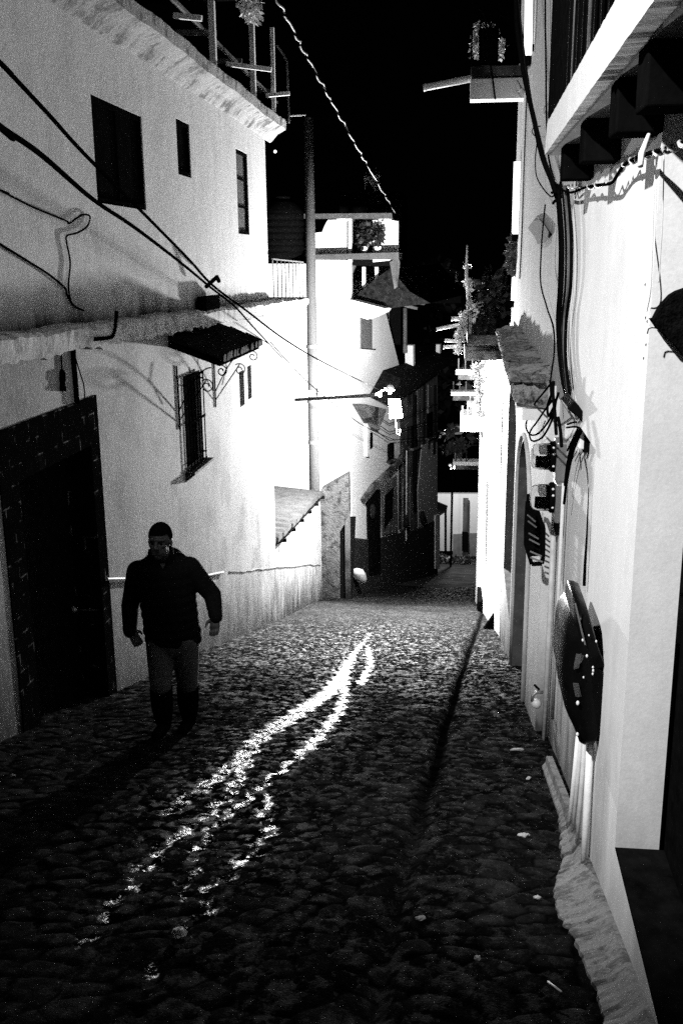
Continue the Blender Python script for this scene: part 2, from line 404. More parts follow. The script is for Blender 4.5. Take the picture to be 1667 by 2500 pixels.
# upper storey
W1 = (8.93, 10.37, 2.10, 3.01); W2 = (11.67, 12.25, 2.56, 3.17); W3 = (14.82, 15.62, 1.98, 3.17)
mb = wall(MB(), PL, (-2.5, YC), (.95, 3.62), [W1, W2, W3], (-.05, 0, 0))
mb.poly((XL, YC, .95), (XL, YC, 3.62), (-9, YC, 3.62), (-9, YC, .95))
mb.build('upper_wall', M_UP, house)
MB().box(-9, -3.5, -2.5, YC-.01, 3.55, 3.7).build('roof', M_LEDGE, house)
for k, (h, mull) in enumerate(((W1, 0), (W2, 0), (W3, 2))):
    w = MB().box(XL-.14, XL-.045, h[0], h[1], h[2], h[3]).build('window', M_DARKIN if not mull else simple('dusty_glass', .10, .4, 0, .3, 6), house)
    f = MB(); x0, x1 = XL-.045, XL-.012
    f.box(x0, x1, h[0], h[0]+.05, h[2], h[3]); f.box(x0, x1, h[1]-.05, h[1], h[2], h[3]); f.box(x0, x1, h[0]+.05, h[1]-.05, h[2], h[2]+.05); f.box(x0, x1, h[0]+.05, h[1]-.05, h[3]-.05, h[3])
    for j in range(mull): 
        z = h[2] + (h[3]-h[2])*(j+1)/(mull+1); f.box(x0, x1-.01, h[0]+.05, h[1]-.05, z-.012, z+.012)
    if k == 0: f.box(x0, x1-.01, (h[0]+h[1])/2-.02, (h[0]+h[1])/2+.02, h[2]+.05, h[3]-.05)
    f.build('frame', M_BLACK, w)
for h in (V1, V2):
    MB().box(XL-.14, XL-.065, h[0], h[1], h[2], h[3]).build('vent', simple('vent_grey', .22, .8, 0, .4), house)
# ledge between the storeys: a worn slab whose lip is chipped
def ledge_z(y): return 1.21 - .0175*y
mb = MB(); ys = np.arange(-2.5, 21.01, .08)
rings = []
for y in ys:
    j = RNG.normal(0, .006); k = abs(RNG.normal(0, .008)); zt = ledge_z(y) + .008*sin(y*5) + j
    w = .16 if y < YC else .12
    th = .19 if y < YC else .13
    rings.append([(XL-.02 if y < YC else -5.5, y, zt-th), (XL+w, y, zt-th+j), (XL+w+k*.4, y, zt-.03), (XL+w-.02-k, y, zt+j*.3), (XL-.02 if y < YC else -5.5, y, zt+.02)])
mb.loft(rings); mb.build('ledge', M_LEDGE, house)
# eave with worn concrete cornice
mb = MB(); rings = []
for y in np.arange(-2.5, 17.76, .1):
    j = RNG.normal(0, .0025) + .008*sin(y*1.9) + .005*sin(y*5.1)
    rings.append([(XL-.02, y, 3.55), (XL+.02, y, 3.57+j), (XL+.12, y, 3.68+j), (XL+.26, y, 3.75+j), (XL+.27+j*.5, y, 3.88+j), (XL+.12, y, 3.95+j), (XL-.35, y, 4.0)])
mb.loft(rings); mb.build('eave', M_EAVE, house)
# brick doorway: surround flush with the wall, dark door set back
mb = MB(); y0, y1, zt = D1[0], D1[1], D1[3]
for (a, b_, c, d) in ((y0, y1, zt-.42, zt), (y1-.22, y1, -4.2, zt-.42), (y0, y0+.30, -4.2, zt-.42)):
    mb.box(XL-.28, XL+.012, a, b_, c, d)
mb.build('doorway_surround', M_BRICK, house)
dr = MB().box(XL-.30, XL-.24, y0+.30, y1-.22, -4.0, zt-.42).build('door', M_WOODD, house)
MB().ball((XL-.22, y1-.34, -1.5), .03).build('handle', M_METALG, dr)
# window behind wrought-iron bars
w = MB().box(XL-.14, XL-.065, Wn[0], Wn[1], Wn[2], Wn[3]).build('barred_window', M_DARKIN, house)
mb = MB()
for k in range(6):
    y = Wn[0] + .04 + (Wn[1]-Wn[0]-.08)*k/5; mb.tube([(XL+.05, y, Wn[2]+.02), (XL+.05, y, Wn[3]-.02)], .009, 6)
for z in (Wn[2]+.02, (Wn[2]+Wn[3])/2, Wn[3]-.02): mb.bar((XL+.05, Wn[0], z), (XL+.05, Wn[1], z), .012, .03)
for y in (Wn[0], Wn[1]): mb.bar((XL-.02, y, Wn[3]-.1), (XL+.05, y, Wn[3]-.1), .012, .02); mb.bar((XL-.02, y, Wn[2]+.1), (XL+.05, y, Wn[2]+.1), .012, .02)
mb.build('bars', M_BLACK, w)
MB().prism([(XL+.002, Wn[0]-.08, Wn[2]-.12), (XL+.12, Wn[0]-.08, Wn[2]-.03), (XL+.12, Wn[0]-.08, Wn[2]), (XL+.002, Wn[0]-.08, Wn[2])], (0, Wn[1]-Wn[0]+.16, 0)).build('sill', simple('mouldy_sill', .03, .9, 0, .5), w)
# tiled awning over that window on two scroll brackets
aw = thing('tiled_awning', 'small dark tiled awning on wrought iron scroll brackets above the barred window', 'awning', (XL, 12, .5))
ya, yb = 10.9, 13.2; zt_, zb_ = .74, .50; xo = XL+.62
mb = MB(); n = 15
for k in range(n):
    y = ya + (yb-ya)*(k+.5)/n; r = (yb-ya)/n*.52; L = RNG.uniform(-.02, .03)
    ring = []
    for s in (0, .33, .34, .66, .67, 1.0):
        x = XL + (xo-XL+L)*s; z = zt_ + (zb_-zt_)*s + (.018 if s in (.34, .67) else 0)
        ring.append([(x, y + r*cos(a), z + .9*r*sin(a)) for a in np.linspace(0, pi, 7)] + [(x, y - r*.8, z-.012), (x, y + r*.8, z-.012)])
    mb.loft(ring)
mb.build('roof_tile_cover', M_TILED, aw)
MB().prism([(XL+.002, ya, zt_-.03), (xo-.04, ya, zb_-.02), (xo-.04, ya, zb_-.06), (XL+.002, ya, zt_-.09)], (0, yb-ya, 0)).build('board', M_WOODD, aw)
def spiral(c, r0, turns, a0, sgn=1, n=40):
    return [(c[0]+(r0*(1-.75*i/n))*cos(a0+sgn*turns*2*pi*i/n), c[1], c[2]+(r0*(1-.75*i/n))*sin(a0+sgn*turns*2*pi*i/n)) for i in range(n+1)]
for y in (11.15, 12.95):
    mb = MB(); r = .008
    mb.tube([(XL+.012, y, .42), (XL+.012, y, -.32)], .011, 6)
    arc = [(XL+.02+.40*s, y, -.10 + .50*sin(s*pi/2)) for s in np.linspace(0, 1, 12)]
    mb.tube(arc, r, 6)
    mb.tube([(XL+.015, y, -.22), (XL+.13, y, -.06), (XL+.27, y, .13), (XL+.36, y, .26)], r, 6)
    mb.tube(spiral((XL+.36, y, .185), .085, 1.4, pi*.75, -1), r*.9, 6)
    mb.tube(spiral((XL+.54, y, .36), .07, 1.3, pi*.6, -1), r*.9, 6)
    mb.tube([(XL+.16, y, .40), (XL+.18, y, .22), (XL+.11, y, -.02)], r*.8, 6)
    mb.build('bracket', M_BLACK, aw)
# dado pipe along the lower wall and the rendered skirt below it
pp = [onX(a, b, XL+.03) for a, b in ((262,1414),(300,1413),(360,1411),(430,1409),(500,1406),(545,1397))]
mb = MB().tube(pp, .016, 8).build('drain_pipe', M_PIPE, house)
sk = [onX(a, b, XL+.0) for a, b in ((560,1466),(640,1450),(715,1440),(788,1424))]
# pergola on the roof terrace
pg = thing('roof_pergola', 'pergola of pale posts and rafter ends with hanging dry leaves above the left eave', 'pergola', (XL, 12, 4.0))
def px_post(a, b, X, w, name='post'):
    p, q = onX(*a, X), onX(*b, X); y = (p.y+q.y)/2
    return MB().box(X-w/2, X+w/2, y-w/2, y+w/2, min(p.z, q.z)-.35, max(p.z, q.z)).build(name, M_PALE, pg)
px_post((514, 0), (522, 110), -3.0, .075); 
MB().box(-3.04, -2.97, 15.25, 15.33, 3.9, 5.05).build('post', M_PALE, pg)
for (a, b) in (((425,38),(493,45)), ((553,156),(663,170)), ((650,233),(707,228)), ((704,283),(746,281))):
    p = onX(*a, -3.05); q = onY(*b, p.y); th = .055 if a[0] != 704 else .02
    MB().bar(p, q, th, th).build('rafter', M_PALE, pg)
pp = [onY(x, y, 17.6) for x, y in ((706,300),(704,240),(702,180),(700,150),(692,132),(676,110))]
MB().tube(pp, .018, 6).build('hoop', M_METALG, pg)
for y0_, z0_ in ((12.2, 4.95), (12.9, 4.9), (13.6, 4.85)):
    MB().bar((-4.5, y0_, z0_+.06), (-2.62, y0_, z0_+.02), .05, .07).build('roof_beam', M_WOODD, pg)
mb = MB()
for k in range(260):
    y = RNG.uniform(11.4, 14.2); x = RNG.uniform(-2.75, -2.45); L = RNG.uniform(.08, .26)
    p = Vector((x, y, 4.98 - (y-11.4)*.02)); d = Vector((RNG.normal(0, .25), RNG.normal(0, .25), -1)).normalized()
    s = Vector((.012, .012, 0)); mb.add([p-s, p+s, p+d*L], [(0, 1, 2)])
mb.box(-4.5, -2.55, 11.3, 14.3, 4.98, 5.04); mb.build('thatch', M_WOODD, pg)
mb = MB().leaves(onX(610, 15, -2.7) , (.12, .5, .18), 240, .07, 1.2); mb.build('dry_leaves', M_LEAFP, pg)
for y0_, z0_ in ((10.4, 4.35), (12.9, 4.3), (14.4, 4.25), (16.6, 4.2)):
    MB().bar((-3.6, y0_, z0_+.02), (-2.98, y0_, z0_), .045, .06).build('rafter', M_DIM, pg)
MB().bar((-3.05, 9.8, 4.31), (-3.05, 17.5, 4.17), .04, .04).build('beam', M_DIM, pg)
MB().box(-3.03, -2.97, 16.9, 16.96, 3.9, 5.2).build('post', M_PALE, pg)
# railing of the terrace past the corner
rl = thing('terrace_railing', 'thin metal railing on the terrace slab past the corner of the left house', 'railing', (-3.15, 19, .9))
mb = MB()
for k in range(9):
    y = 17.25 + k*.42; mb.tube([(-3.14, y, ledge_z(y)), (-3.14, y, ledge_z(y)+.72)], .012, 6).build('baluster', M_METALG, rl); mb = MB()
MB().bar((-3.14, 17.2, 1.62), (-3.14, 20.7, 1.56), .03, .02).build('rail', M_METALG, rl)
# things hanging on the left house
def px_cable(name, pts, Y0, Y1, r0, r1, mat, label, group, n=6, sagless=False):
    L = [0]
    for (a, b), (c, d) in zip(pts, pts[1:]): L.append(L[-1] + math.hypot(c-a, d-b))
    P, R_ = [], []
    for (a, b), l in zip(pts, L):
        s = l/L[-1]; Y = 1/((1-s)/Y0 + s/Y1); P.append(onY(a, b, Y)); R_.append(r0 + (r1-r0)*s)
    if pts[0][0] < 0 or pts[0][1] < 0:             # carry the line on past the edge of the view
        P.insert(0, P[0] + (P[0]-P[1]).normalized()*5); R_.insert(0, R_[0])
    # smooth through the measured points
    Q, RR = [], []
    for i in range(len(P)-1):
        p0, p1, p2, p3 = P[max(i-1, 0)], P[i], P[i+1], P[min(i+2, len(P)-1)]
        for k in range(8):
            t = k/8; Q.append(.5*((2*p1) + (p2-p0)*t + (2*p0-5*p1+4*p2-p3)*t*t + (3*p1-p0-3*p2+p3)*t**3)); RR.append(R_[i] + (R_[i+1]-R_[i])*t)
    Q.append(P[-1]); RR.append(R_[-1])
    o = MB().tube(Q, RR, n).build(name, mat, None, True)
    rebase(o, Q[0]); return tag(o, label, 'cable', group)
def wall_cable(name, pts, X, r, mat, label, group=None, s=0., n=6):
    P = [onX(a, b, X, s) for a, b in pts]; Q = []
    if pts[0][0] < 0: P.insert(0, P[0] + (P[0]-P[1]).normalized()*4)
    for i in range(len(P)-1):
        p0, p1, p2, p3 = P[max(i-1, 0)], P[i], P[i+1], P[min(i+2, len(P)-1)]
        for k in range(7):
            t = k/7; Q.append(.5*((2*p1) + (p2-p0)*t + (2*p0-5*p1+4*p2-p3)*t*t + (3*p1-p0-3*p2+p3)*t**3))
    Q.append(P[-1])
    o = MB().tube(Q, r, n).build(name, mat, None, True); rebase(o, Q[0]); return tag(o, label, 'cable', group)
G1 = 'cables clipped to the upper wall of the left house'
wall_cable('wall_cable', [(-30,452),(0,464),(80,505),(160,538),(170,545),(200,525),(220,528),(214,552),(190,568),(165,575),(163,590),(172,640),(168,700),(178,742),(205,758)], XL+.02, .008, M_RUB, 'thin cable looping under the big upper window and down the left wall', G1)
wall_cable('wall_cable', [(-30,575),(0,595),(60,632),(120,670),(158,702),(164,718),(178,745)], XL+.02, .009, M_RUB, 'lower thin cable running slantwise to a clip on the left wall', G1)
wall_cable('wall_cable', [(285,760),(283,790),(278,815),(268,824),(232,828)], XL+.17, .018, M_RUB, 'short black cable bent over the lip of the left ledge', G1)
o = MB(); p = onX(149, 838, XL+.012); q = onX(152, 902, XL+.012); e = onX(153, 955, XL+.012)
o.tube([p, q], .006, 6); o.tube([q, q+(e-q)*.15, q+(e-q)*.5, q+(e-q)*.55, q+(e-q)*.75, q+(e-q)*.8, e], [.012, .03, .032, .026, .026, .034, .034], 8)
rebase(tag(o.build('hanging_plug', M_RUB, None, True), 'black cable plug hanging free under the ledge above the brick doorway', 'plug'), p)
wall_cable('wall_cable', [(180,835),(181,880),(185,925),(188,965),(190,985)], XL+.02, .022, M_RUB, 'thick black cable dropping from the ledge to the brick doorway', G1)
wall_cable('wall_cable', [(184,870),(196,910),(205,940),(208,975)], XL+.02, .006, M_RUB, 'thin loose wire bowed beside the thick black cable over the doorway', G1)
o = MB(); c = onX(512, 700, XL+.12); o.box(c.x-.09, c.x+.03, c.y-.32, c.y+.42, ledge_z(c.y)+.0, ledge_z(c.y)+.17)
o.tube([c+Vector((0,-.2,.0)), c+Vector((.1,0,.12)), c+Vector((.05,.3,.06))], .03, 6)
rebase(tag(o.build('splice_box', M_RUB, None, False, .02), 'black cable splice box lying on the ledge where the two thick cables meet', 'splice box'), (c.x, c.y, ledge_z(c.y)))
G2 = 'thick cables slung across the lane'
px_cable('overhead_cable', [(-60,255),(0,308),(100,377),(228,487),(330,556),(440,640),(515,702),(575,750),(620,800),(690,875)], 3.6, 21, .013, .010, M_RUB, 'thickest black cable sagging from the left edge past the big upper window', G2)
px_cable('overhead_cable', [(-60,92),(0,152),(120,280),(205,374),(345,515),(460,632),(520,697),(600,757),(700,832),(800,890),(938,958)], 5.2, 23, .014, .011, M_RUB, 'upper black cable crossing the big window and running on to the street lamp', G2)
px_cable('overhead_cable', [(560,735),(655,830),(700,880),(765,945),(880,1035),(965,1075)], 16.5, 27, .010, .010, M_RUB, 'thin wire from the cable crossing down past the pole', G2)
# twisted supply line high over the lane
A, B = (672, -10), (965, 520)
tw = thing('twisted_line', 'twisted two strand supply line descending from top centre to the white house roof', 'cable', onY(672, -10, 9.))
for k in range(2):
    Q = []
    for i in range(160):
        s = i/159; x = A[0] + (B[0]-A[0])*s; y = A[1] + (B[1]-A[1])*s + 10*4*s*(1-s)
        Y = 1/((1-s)/9. + s/25.5); p = onY(x, y, Y); a = i*.62 + 1.3*sin(i*.17) + .8*sin(i*.43) + k*pi; am = .010 + .006*sin(i*.23)
        Q.append(p + Vector((am*cos(a), am*sin(a*.7), am*sin(a))))
    MB().tube(Q, .0095, 5).build('strand', M_CABLEW if k == 0 else M_RUB, tw, True)
# ------------------------------------------------------------------ shed with tiled roof past the corner
shed = thing('tiled_shed', 'low white shed with a lean-to tiled roof between the left house and the stone wall', 'shed', (XL, 20, gz(20)))
def eave_z(y): return -3.44 - .088*(y-17.1)
E_ = 23.25
mb = MB(); mb.poly((XL, YC+.003, -9), (XL, E_, -9), (XL, E_, eave_z(E_)-.05), (XL, YC+.003, eave_z(YC)-.05))
mb.poly((XL, E_, -9), (-6, E_, -9), (-6, E_, eave_z(E_)-.05), (XL, E_, eave_z(E_)-.05)); mb.build('wall', M_LOW, shed)
mb = MB(); nr = 12
for k in range(nr):
    y = YC + .02 + (E_-YC-.1)*(k+.5)/nr; r = (E_-YC)/nr*.46; z = eave_z(y) + RNG.normal(0,.005)
    mb.loft([[(x, y + r*cos(a), z + .07 + (XL-x)*.10 + .42*r*sin(a)) for a in np.linspace(0, pi, 6)] + [(x, y-r, z+.02+(XL-x)*.1), (x, y+r, z+.02+(XL-x)*.1)] for x in (XL+.05+RNG.uniform(-.02,.02), XL-.6, XL-1.3, -6)])
mb.prism([(XL+.06, YC+.02, eave_z(YC)-.02), (XL+.06, E_-.02, eave_z(E_)-.02), (-6, E_-.02, eave_z(E_)+.25), (-6, YC+.02, eave_z(YC)+.25)], (0,0,.02)); mb.build('roof', M_TILE, shed)
mb = MB()
for k in range(6): 
    y = 17.6 + k*1.1; mb.bar((XL+.01, y, eave_z(y)-.03), (XL+.12, y, eave_z(y)-.02), .05, .06)
mb.bar((XL+.06, YC+.05, eave_z(YC)+.01), (XL+.06, E_, eave_z(E_)+.01), .03, .03); mb.build('eave_batten', M_WOODD, shed)
mb = MB(); mb.tube([onX(a, b, XL+.012) + Vector((0,0,RNG.normal(0,.012))) for a, b in np.stack([np.linspace(560, 783, 26), np.linspace(1396, 1377, 26)], 1)], .010, 5); mb.build('pipe', simple('rusty_pipe', .25, .8, .2, .7, 7), shed)
# ------------------------------------------------------------------ rough stone wall closing the yard
sw = thing('stone_wall', 'rough stone gate wall with a sloping top beyond the white shed', 'wall', (-3, 24.3, gz(24.3)))
q = [onY(x, y, 24.2) for x, y in ((783,1196),(797,1188),(850,1158),(852,1262),(829,1300),(829,1470),(783,1470))]
mb = MB().prism([(p.x, p.y, p.z) for p in q], (0, .5, 0)); mb.build('masonry', M_STONE, sw, False, .02)
q = [onY(x, y, 24.35) for x, y in ((829,1300),(852,1262),(868,1262),(860,1470),(829,1470))]
MB().prism(q, (0, .05, 0)).build('gate', M_BLACK, sw)
o = MB(); q = onY(849, 1340, 24.3); o.box(q.x-.06, q.x+.07, 24.2, 24.33, -8, q.z+1.0); o.build('gate_post', M_DIM, sw)
# ------------------------------------------------------------------ utility pole and street lamp
YP = 23.35
pb = onY(768, 1200, YP); X0 = pb.x
pole = thing('utility_pole', 'tall concrete utility pole with a cross arm in front of the white house', 'pole', (X0, YP, gz(YP)))
MB().lathe((X0, YP, gz(YP)-.2), (0,0,1), [(0,.135),(5,.125),(8.5,.115),(11.6,.105)], 16).build('shaft', M_POLE, pole, True)
a_, b_ = onY(722, 976, YP+.2), onY(928, 964, 20.55)
MB().bar(a_, b_, .07, .075).build('crossarm', M_METALG, pole)
for z in (a_.z, a_.z+1.3, a_.z-1.0): MB().lathe((X0, YP, z-.04), (0,0,1), [(0,.135),(.001,.145),(.08,.145),(.081,.135)], 16).build('clamp_band', M_METALG, pole)
for x in (757, 812): 
    p = onY(x, 968, YP-.7 if x > 800 else YP-.1); MB().lathe(p, (0,0,1), [(0,.03),(.04,.045),(.08,.03),(.12,.04),(.15,.02)], 10).build('insulator', M_WHITEP, pole)
p = onY(752, 612, YP-.2); 
lamp = thing('street_lamp', 'lit street lamp with a tall pale shield hanging from the cross arm of the pole', 'street lamp', b_)
L = LAMP
MB().lathe((L.x, L.y, L.z+.10), (0,0,1), [(0,.085),(.03,.09),(.09,.07),(.14,.03)], 16).build('housing', M_WHITEP, lamp, False, .02)
MB().prism([(L.x-.05, L.y+.28, L.z-.10), (L.x+.19, L.y+.28, L.z-.10), (L.x+.25, L.y+.28, L.z-.50), (L.x-.02, L.y+.28, L.z-.52)], (0, .015, 0)).build('shield', M_WHITEP, lamp)
MB().ball(L + Vector((0, -.02, .09)), (.035,.035,.05), 10, 8).build('bulb', M_BULB, lamp)
MB().bar(b_ + Vector((-.1,0,0)), L + Vector((0, 0, .2)), .04, .04).build('stem', M_METALG, lamp)
o = MB(); c = L + Vector((.08, -.02, .12)); c = L + Vector((.09, .30, -.50)); o.tube([c, c+Vector((.02,0,-.16)), c+Vector((.04,0,-.34)), c+Vector((.10,0,-.38)), c+Vector((.11,0,-.26))], .008, 6); o.build('cord', M_CABLEW, lamp, True)

# ------------------------------------------------------------------ white house behind the pole
HB = thing('white_house', 'brightly lit white house behind the pole, with a roof terrace and plants', 'house', (-4.5, 26, gz(26)))
YB = 26.
def Bq(*pts, Y=YB): return [onY(x, y, Y) for x, y in pts]
q = Bq((560,1500),(857,1500),(857,630),(857,646),(560,646))
def slabY(pts, Y, d): return MB().prism([onY(x, y, Y) for x, y in pts], (0, d, 0))
slabY([(520,1560),(857,1560),(857,636),(764,636),(764,644),(520,644)], YB, .4).build('wall', M_WHITE, HB)
slabY([(764,638),(764,569),(786,567),(793,550),(800,537),(846,536),(846,638)], YB+.05, .35).build('parapet', M_WHITE, HB)
slabY([(850,640),(850,532),(858,532),(858,640)], YB-.02, .3).build('corner_post', M_WHITE, HB)
slabY([(764,633),(764,622),(973,616),(973,634)], YB-.25, 1.6).build('terrace_slab', M_POLE, HB)
slabY([(742,533),(742,522),(956,520),(958,534)], YB-.1, .35).build('roof_beam', simple('weathered_beam', .07, .8, 0, .4), HB)
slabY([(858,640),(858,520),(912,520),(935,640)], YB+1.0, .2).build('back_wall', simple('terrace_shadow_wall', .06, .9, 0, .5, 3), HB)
slabY([(910,640),(909,537),(950,537),(972,540),(972,620),(950,636)], YB+.1, .5).build('end_pillar', M_WHITE, HB)
for (x0, x1) in ((816, 853), (919, 957)):
    p, q2 = onY(x0, 530, YB), onY(x1, 530, YB)
    MB().lathe(((p.x+q2.x)/2, YB+.2, p.z-.10), (0,0,1), [(0,(q2.x-p.x)/2),(.10,(q2.x-p.x)/2),(.2,(q2.x-p.x)/3.2),(.22,.02)], 14).build('roof_cap', M_WHITE, HB, True)
FS = .21; FA = -2.735 - FS*26.                    # street front of the houses beyond, running slightly into the lane
def onF(x, y, off=0.): return onX(x, y, FA+off, FS)
def F(pts, th=.06, off=0.):                       # slab standing th proud of the street front
    return MB().prism([onF(x, y, off) for x, y in pts], (th, -th*FS, 0))
mb = MB(); mb.prism([onF(*p) for p in ((858,1470),(858,734),(942,765),(976,900),(976,1470))], (-.4, 0, 0)); mb.build('side_wall', M_WHITE, HB)
F([(858,642),(858,722),(950,790),(952,640)], -.3, -.5).build('terrace_side_wall', M_GREYU, HB)
slabY([(858,648),(858,634),(952,634),(952,650)], YB+.3, .9).build('slab_soffit', M_BLACK, HB)
for x in (888, 919): slabY([(x-4,652),(x+4,652),(x+4,700),(x-4,700)], YB+.6, .1).build('column', M_WHITEP, HB)
slabY([(951,640),(972,628),(976,640),(970,700),(962,706)], YB+.2, .2).build('strut', M_DIM, HB)
# dark tiled roof and bright eave over the side wall
mb = MB(); mb.prism([onY(x, y, YB+.35) for x, y in ((858,732),(905,690),(952,655),(1000,712),(1050,740),(942,754))], (1.2, 5.2, .1)); mb.build('lower_roof', M_TILED, HB)
mb = MB(); mb.prism([onY(x, y, YB-.15) for x, y in ((857,732),(938,753),(932,764),(897,780),(857,768))], (.15, .7, 0)); mb.build('eave', M_WHITE, HB)
w = F([(878,777),(906,782),(906,856),(878,852)], .03, .0).build('window', simple('grey_shutter', .12, .7, 0, .4), HB)
F([(874,852),(910,855),(908,864),(874,862)], .10).build('sill', M_WHITE, w)
# terrace plants
def potted(name, label, base, r, h, mat, n, size, pot=.16, grp=None, potmat=None):
    t = thing(name, label, 'plant', base, grp); base = Vector(base)
    MB().lathe(base, (0,0,1), [(0,pot*.75),(pot*1.6,pot),(pot*1.65,pot*1.06),(pot*1.85,pot*1.06),(pot*1.86,pot*.85)], 12).build('pot', potmat or M_TILED, t, True)
    s = MB()
    for k in range(5):
        a = RNG.uniform(0, 6.3); s.tube([base+Vector((0,0,pot*1.7)), base+Vector((r*.5*cos(a), r*.5*sin(a), h*.6)), base+Vector((r*.7*cos(a), r*.7*sin(a), h*.95))], .008, 5)
    s.build('stem', M_WOODD, t)
    MB().leaves(base+Vector((0,0,h*.65)), (r, r, h*.45), n, size, .2, .2).build('foliage', mat, t); return t
GP = 'potted plants on the white house terrace'
p = onY(889, 618, YB-.05); potted('potted_plant', 'bushier dark plant in a pale pot, further from the bright terrace pillar', p, .18, .62, M_LEAFD, 240, .12, .09, GP, M_WHITEP)
p = onY(922, 618, YB-.05); potted('potted_plant', 'dark plant in a pale pot silhouetted against the bright terrace pillar', p, .17, .70, M_LEAFD, 170, .12, .09, GP, M_WHITEP)
# water tank on the roof beside the pole
p = onY(692, 643, 26.75); tank = thing('water_tank', 'round black water tank on the flat roof left of the pole', 'water tank', (p.x, 26.75, p.z-.02))
r_ = .56; prof = [(0,.30),(.02,.42),(.06,.50),(.14,.55)] + [(.2+.16*k+d, r_+(.0 if i else .015)) for k in range(7) for i, d in ((0,0),(0,.10),(1,.11),(1,.15))] + [(1.36,.54),(1.55,.40),(1.66,.22)]
MB().lathe((p.x, 26.75, p.z-.02), (0,0,1), prof, 28).build('shell', M_BLACK, tank, True)
MB().lathe((p.x, 26.75, p.z+1.62), (0,0,1), [(0,.24),(.07,.24),(.09,.2),(.1,.02)], 18).build('lid', M_BLACK, tank, True)
MB().box(p.x-1.2, p.x+.62, 26.3, 28.6, p.z-.4, p.z-.02).build('tank_slab', M_WHITE, HB)
# chimney hut and bits of foliage above the terrace
hut = thing('roof_hut', 'small white roof hut high above the white house terrace', 'hut', onY(908, 470, 32))
h0 = [onY(x, y, 32) for x, y in ((888,462),(888,428),(926,424),(926,458),(914,470),(905,452),(896,440),(894,462))]
MB().prism(h0, (0, .5, 0)).build('wall', M_WHITE, hut); MB().prism([onY(x, y, 31.95) for x, y in ((884,430),(890,412),(920,408),(929,426))], (0,.6,0)).build('roof', M_TILED, hut)
bx = onY(908, 520, 31.5)
MB().box(bx.x-1.0, bx.x+.9, 31.5, 35, bx.z-4, onY(908, 468, 31.5).z).build('base', M_BLACK, hut)
GT = 'trees behind the roofs'
def tree(name, label, base, top, r, n, size, mat, grp=None, cz=None):
    base = Vector(base); t = thing(name, label, 'tree', base, grp); H = top - base.z
    tr = MB(); tr.tube([base, base+Vector((.1,0,H*.3)), base+Vector((-.05,.1,H*.6)), base+Vector((0,0,H*.9))], [.16,.13,.09,.03], 8)
    for k in range(7):
        a = k*2.4; z = H*(.4+.07*k); tr.tube([base+Vector((0,0,z)), base+Vector((cos(a)*r[0]*.4, sin(a)*r[1]*.4, z+H*.12)), base+Vector((cos(a)*r[0]*.8, sin(a)*r[1]*.8, z+H*.16))], [.06,.04,.015], 6)
    tr.build('trunk', M_WOODD, t)
    c = MB()
    for k in range(14):
        d = Vector(RNG.normal(size=3)).normalized(); q = base + Vector((d.x*r[0]*.75, d.y*r[1]*.75, H*.68 + d.z*r[2]*.75))
        c.leaves(q, (r[0]*.45, r[1]*.45, r[2]*.4), n//14, size, .3, .1)
    c.build('crown', mat, t); return t
q = onY(800, 560, 30); tree('tree', 'dark tree crown showing dimly over the white parapet beside the pole', (q.x, 30, -3.), onY(800, 505, 30).z, (.9,.8,1.2), 900, .2, M_LEAF, GT)
# ------------------------------------------------------------------ street fronts beyond, in the lamp's shadow
SF = thing('street_house', 'dim row house beyond the lamp with dark doors and a dark painted skirt', 'house', onF(960, 1420))
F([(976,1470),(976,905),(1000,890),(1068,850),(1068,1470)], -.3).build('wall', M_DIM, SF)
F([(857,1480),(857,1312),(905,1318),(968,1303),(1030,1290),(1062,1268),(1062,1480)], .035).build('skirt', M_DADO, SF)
F([(1058,1258),(1069,1255),(1069,1388),(1058,1388)], .07).build('end_pilaster', M_WHITE, SF)
mb = MB(); mb.prism([onF(x, y, .05) for x, y in ((900,968),(935,905),(990,886),(1070,850),(1070,868),(1010,906),(950,945))], (.55, -.1, -.22)); mb.build('roof', M_TILED, SF)
mb = MB(); mb.prism([onF(x, y, .0) for x, y in ((858,985),(914,998),(896,1046))], (.35, -.05, 0)); mb.build('awning', M_DIM, SF)
d = F([(893,1200),(902,1190),(925,1196),(925,1400),(897,1405)], .05).build('door', M_BLACK, SF)
d2 = F([(926,1195),(965,1160),(968,1300),(930,1306)], .045).build('door', M_DIM, SF)
F([(936,1210),(956,1190),(953,1262),(934,1292)], .06).build('pane', M_BLACK, d2)
w = F([(896,1060),(906,1056),(906,1092),(896,1098)], .05).build('window', M_BLACK, SF); F([(889,1034),(895,1034),(895,1114),(889,1114)], .09).build('frame', M_WHITE, w)
mb = MB(); mb.prism([onF(x, y, .03) for x, y in ((880,1218),(905,1182),(942,1148),(975,1112),(978,1122),(945,1160),(908,1196),(884,1226))], (.12, 0, 0)); mb.build('door_hood', M_DIM, SF)
for x, w_, y0_, y1_, m in ((983,4,1120,1295,M_DIM),(1012,9,965,1245,M_BLACK),(975,3,1110,1290,M_BLACK),(992,3,1100,1320,M_PIPE)):  # the widest black tube stands in for a downspout's shadow
    mb = MB(); p0, p1 = onF(x, y0_, .06), onF(x-1, y1_, .06); mb.tube([p0, p1], w_/2/2406*p0.y*1.0, 8); mb.build('downpipe', m, SF)
F([(1028,1085),(1066,1080),(1066,1268),(1020,1288),(1018,1200)], .02).build('plaster_panel', M_GREYU, SF)
F([(1000,1165),(1014,1163),(1012,1300),(999,1302)], .02).build('plaster_panel', M_DIM, SF)
for k in range(5):
    x = 1004 + k*13; F([(x,930+k*3),(x+5,928+k*3),(x+4,1060+12*k),(x-1,1062+12*k)], .04).build('plaster_panel', M_DIM if k % 2 else M_DADO, SF)
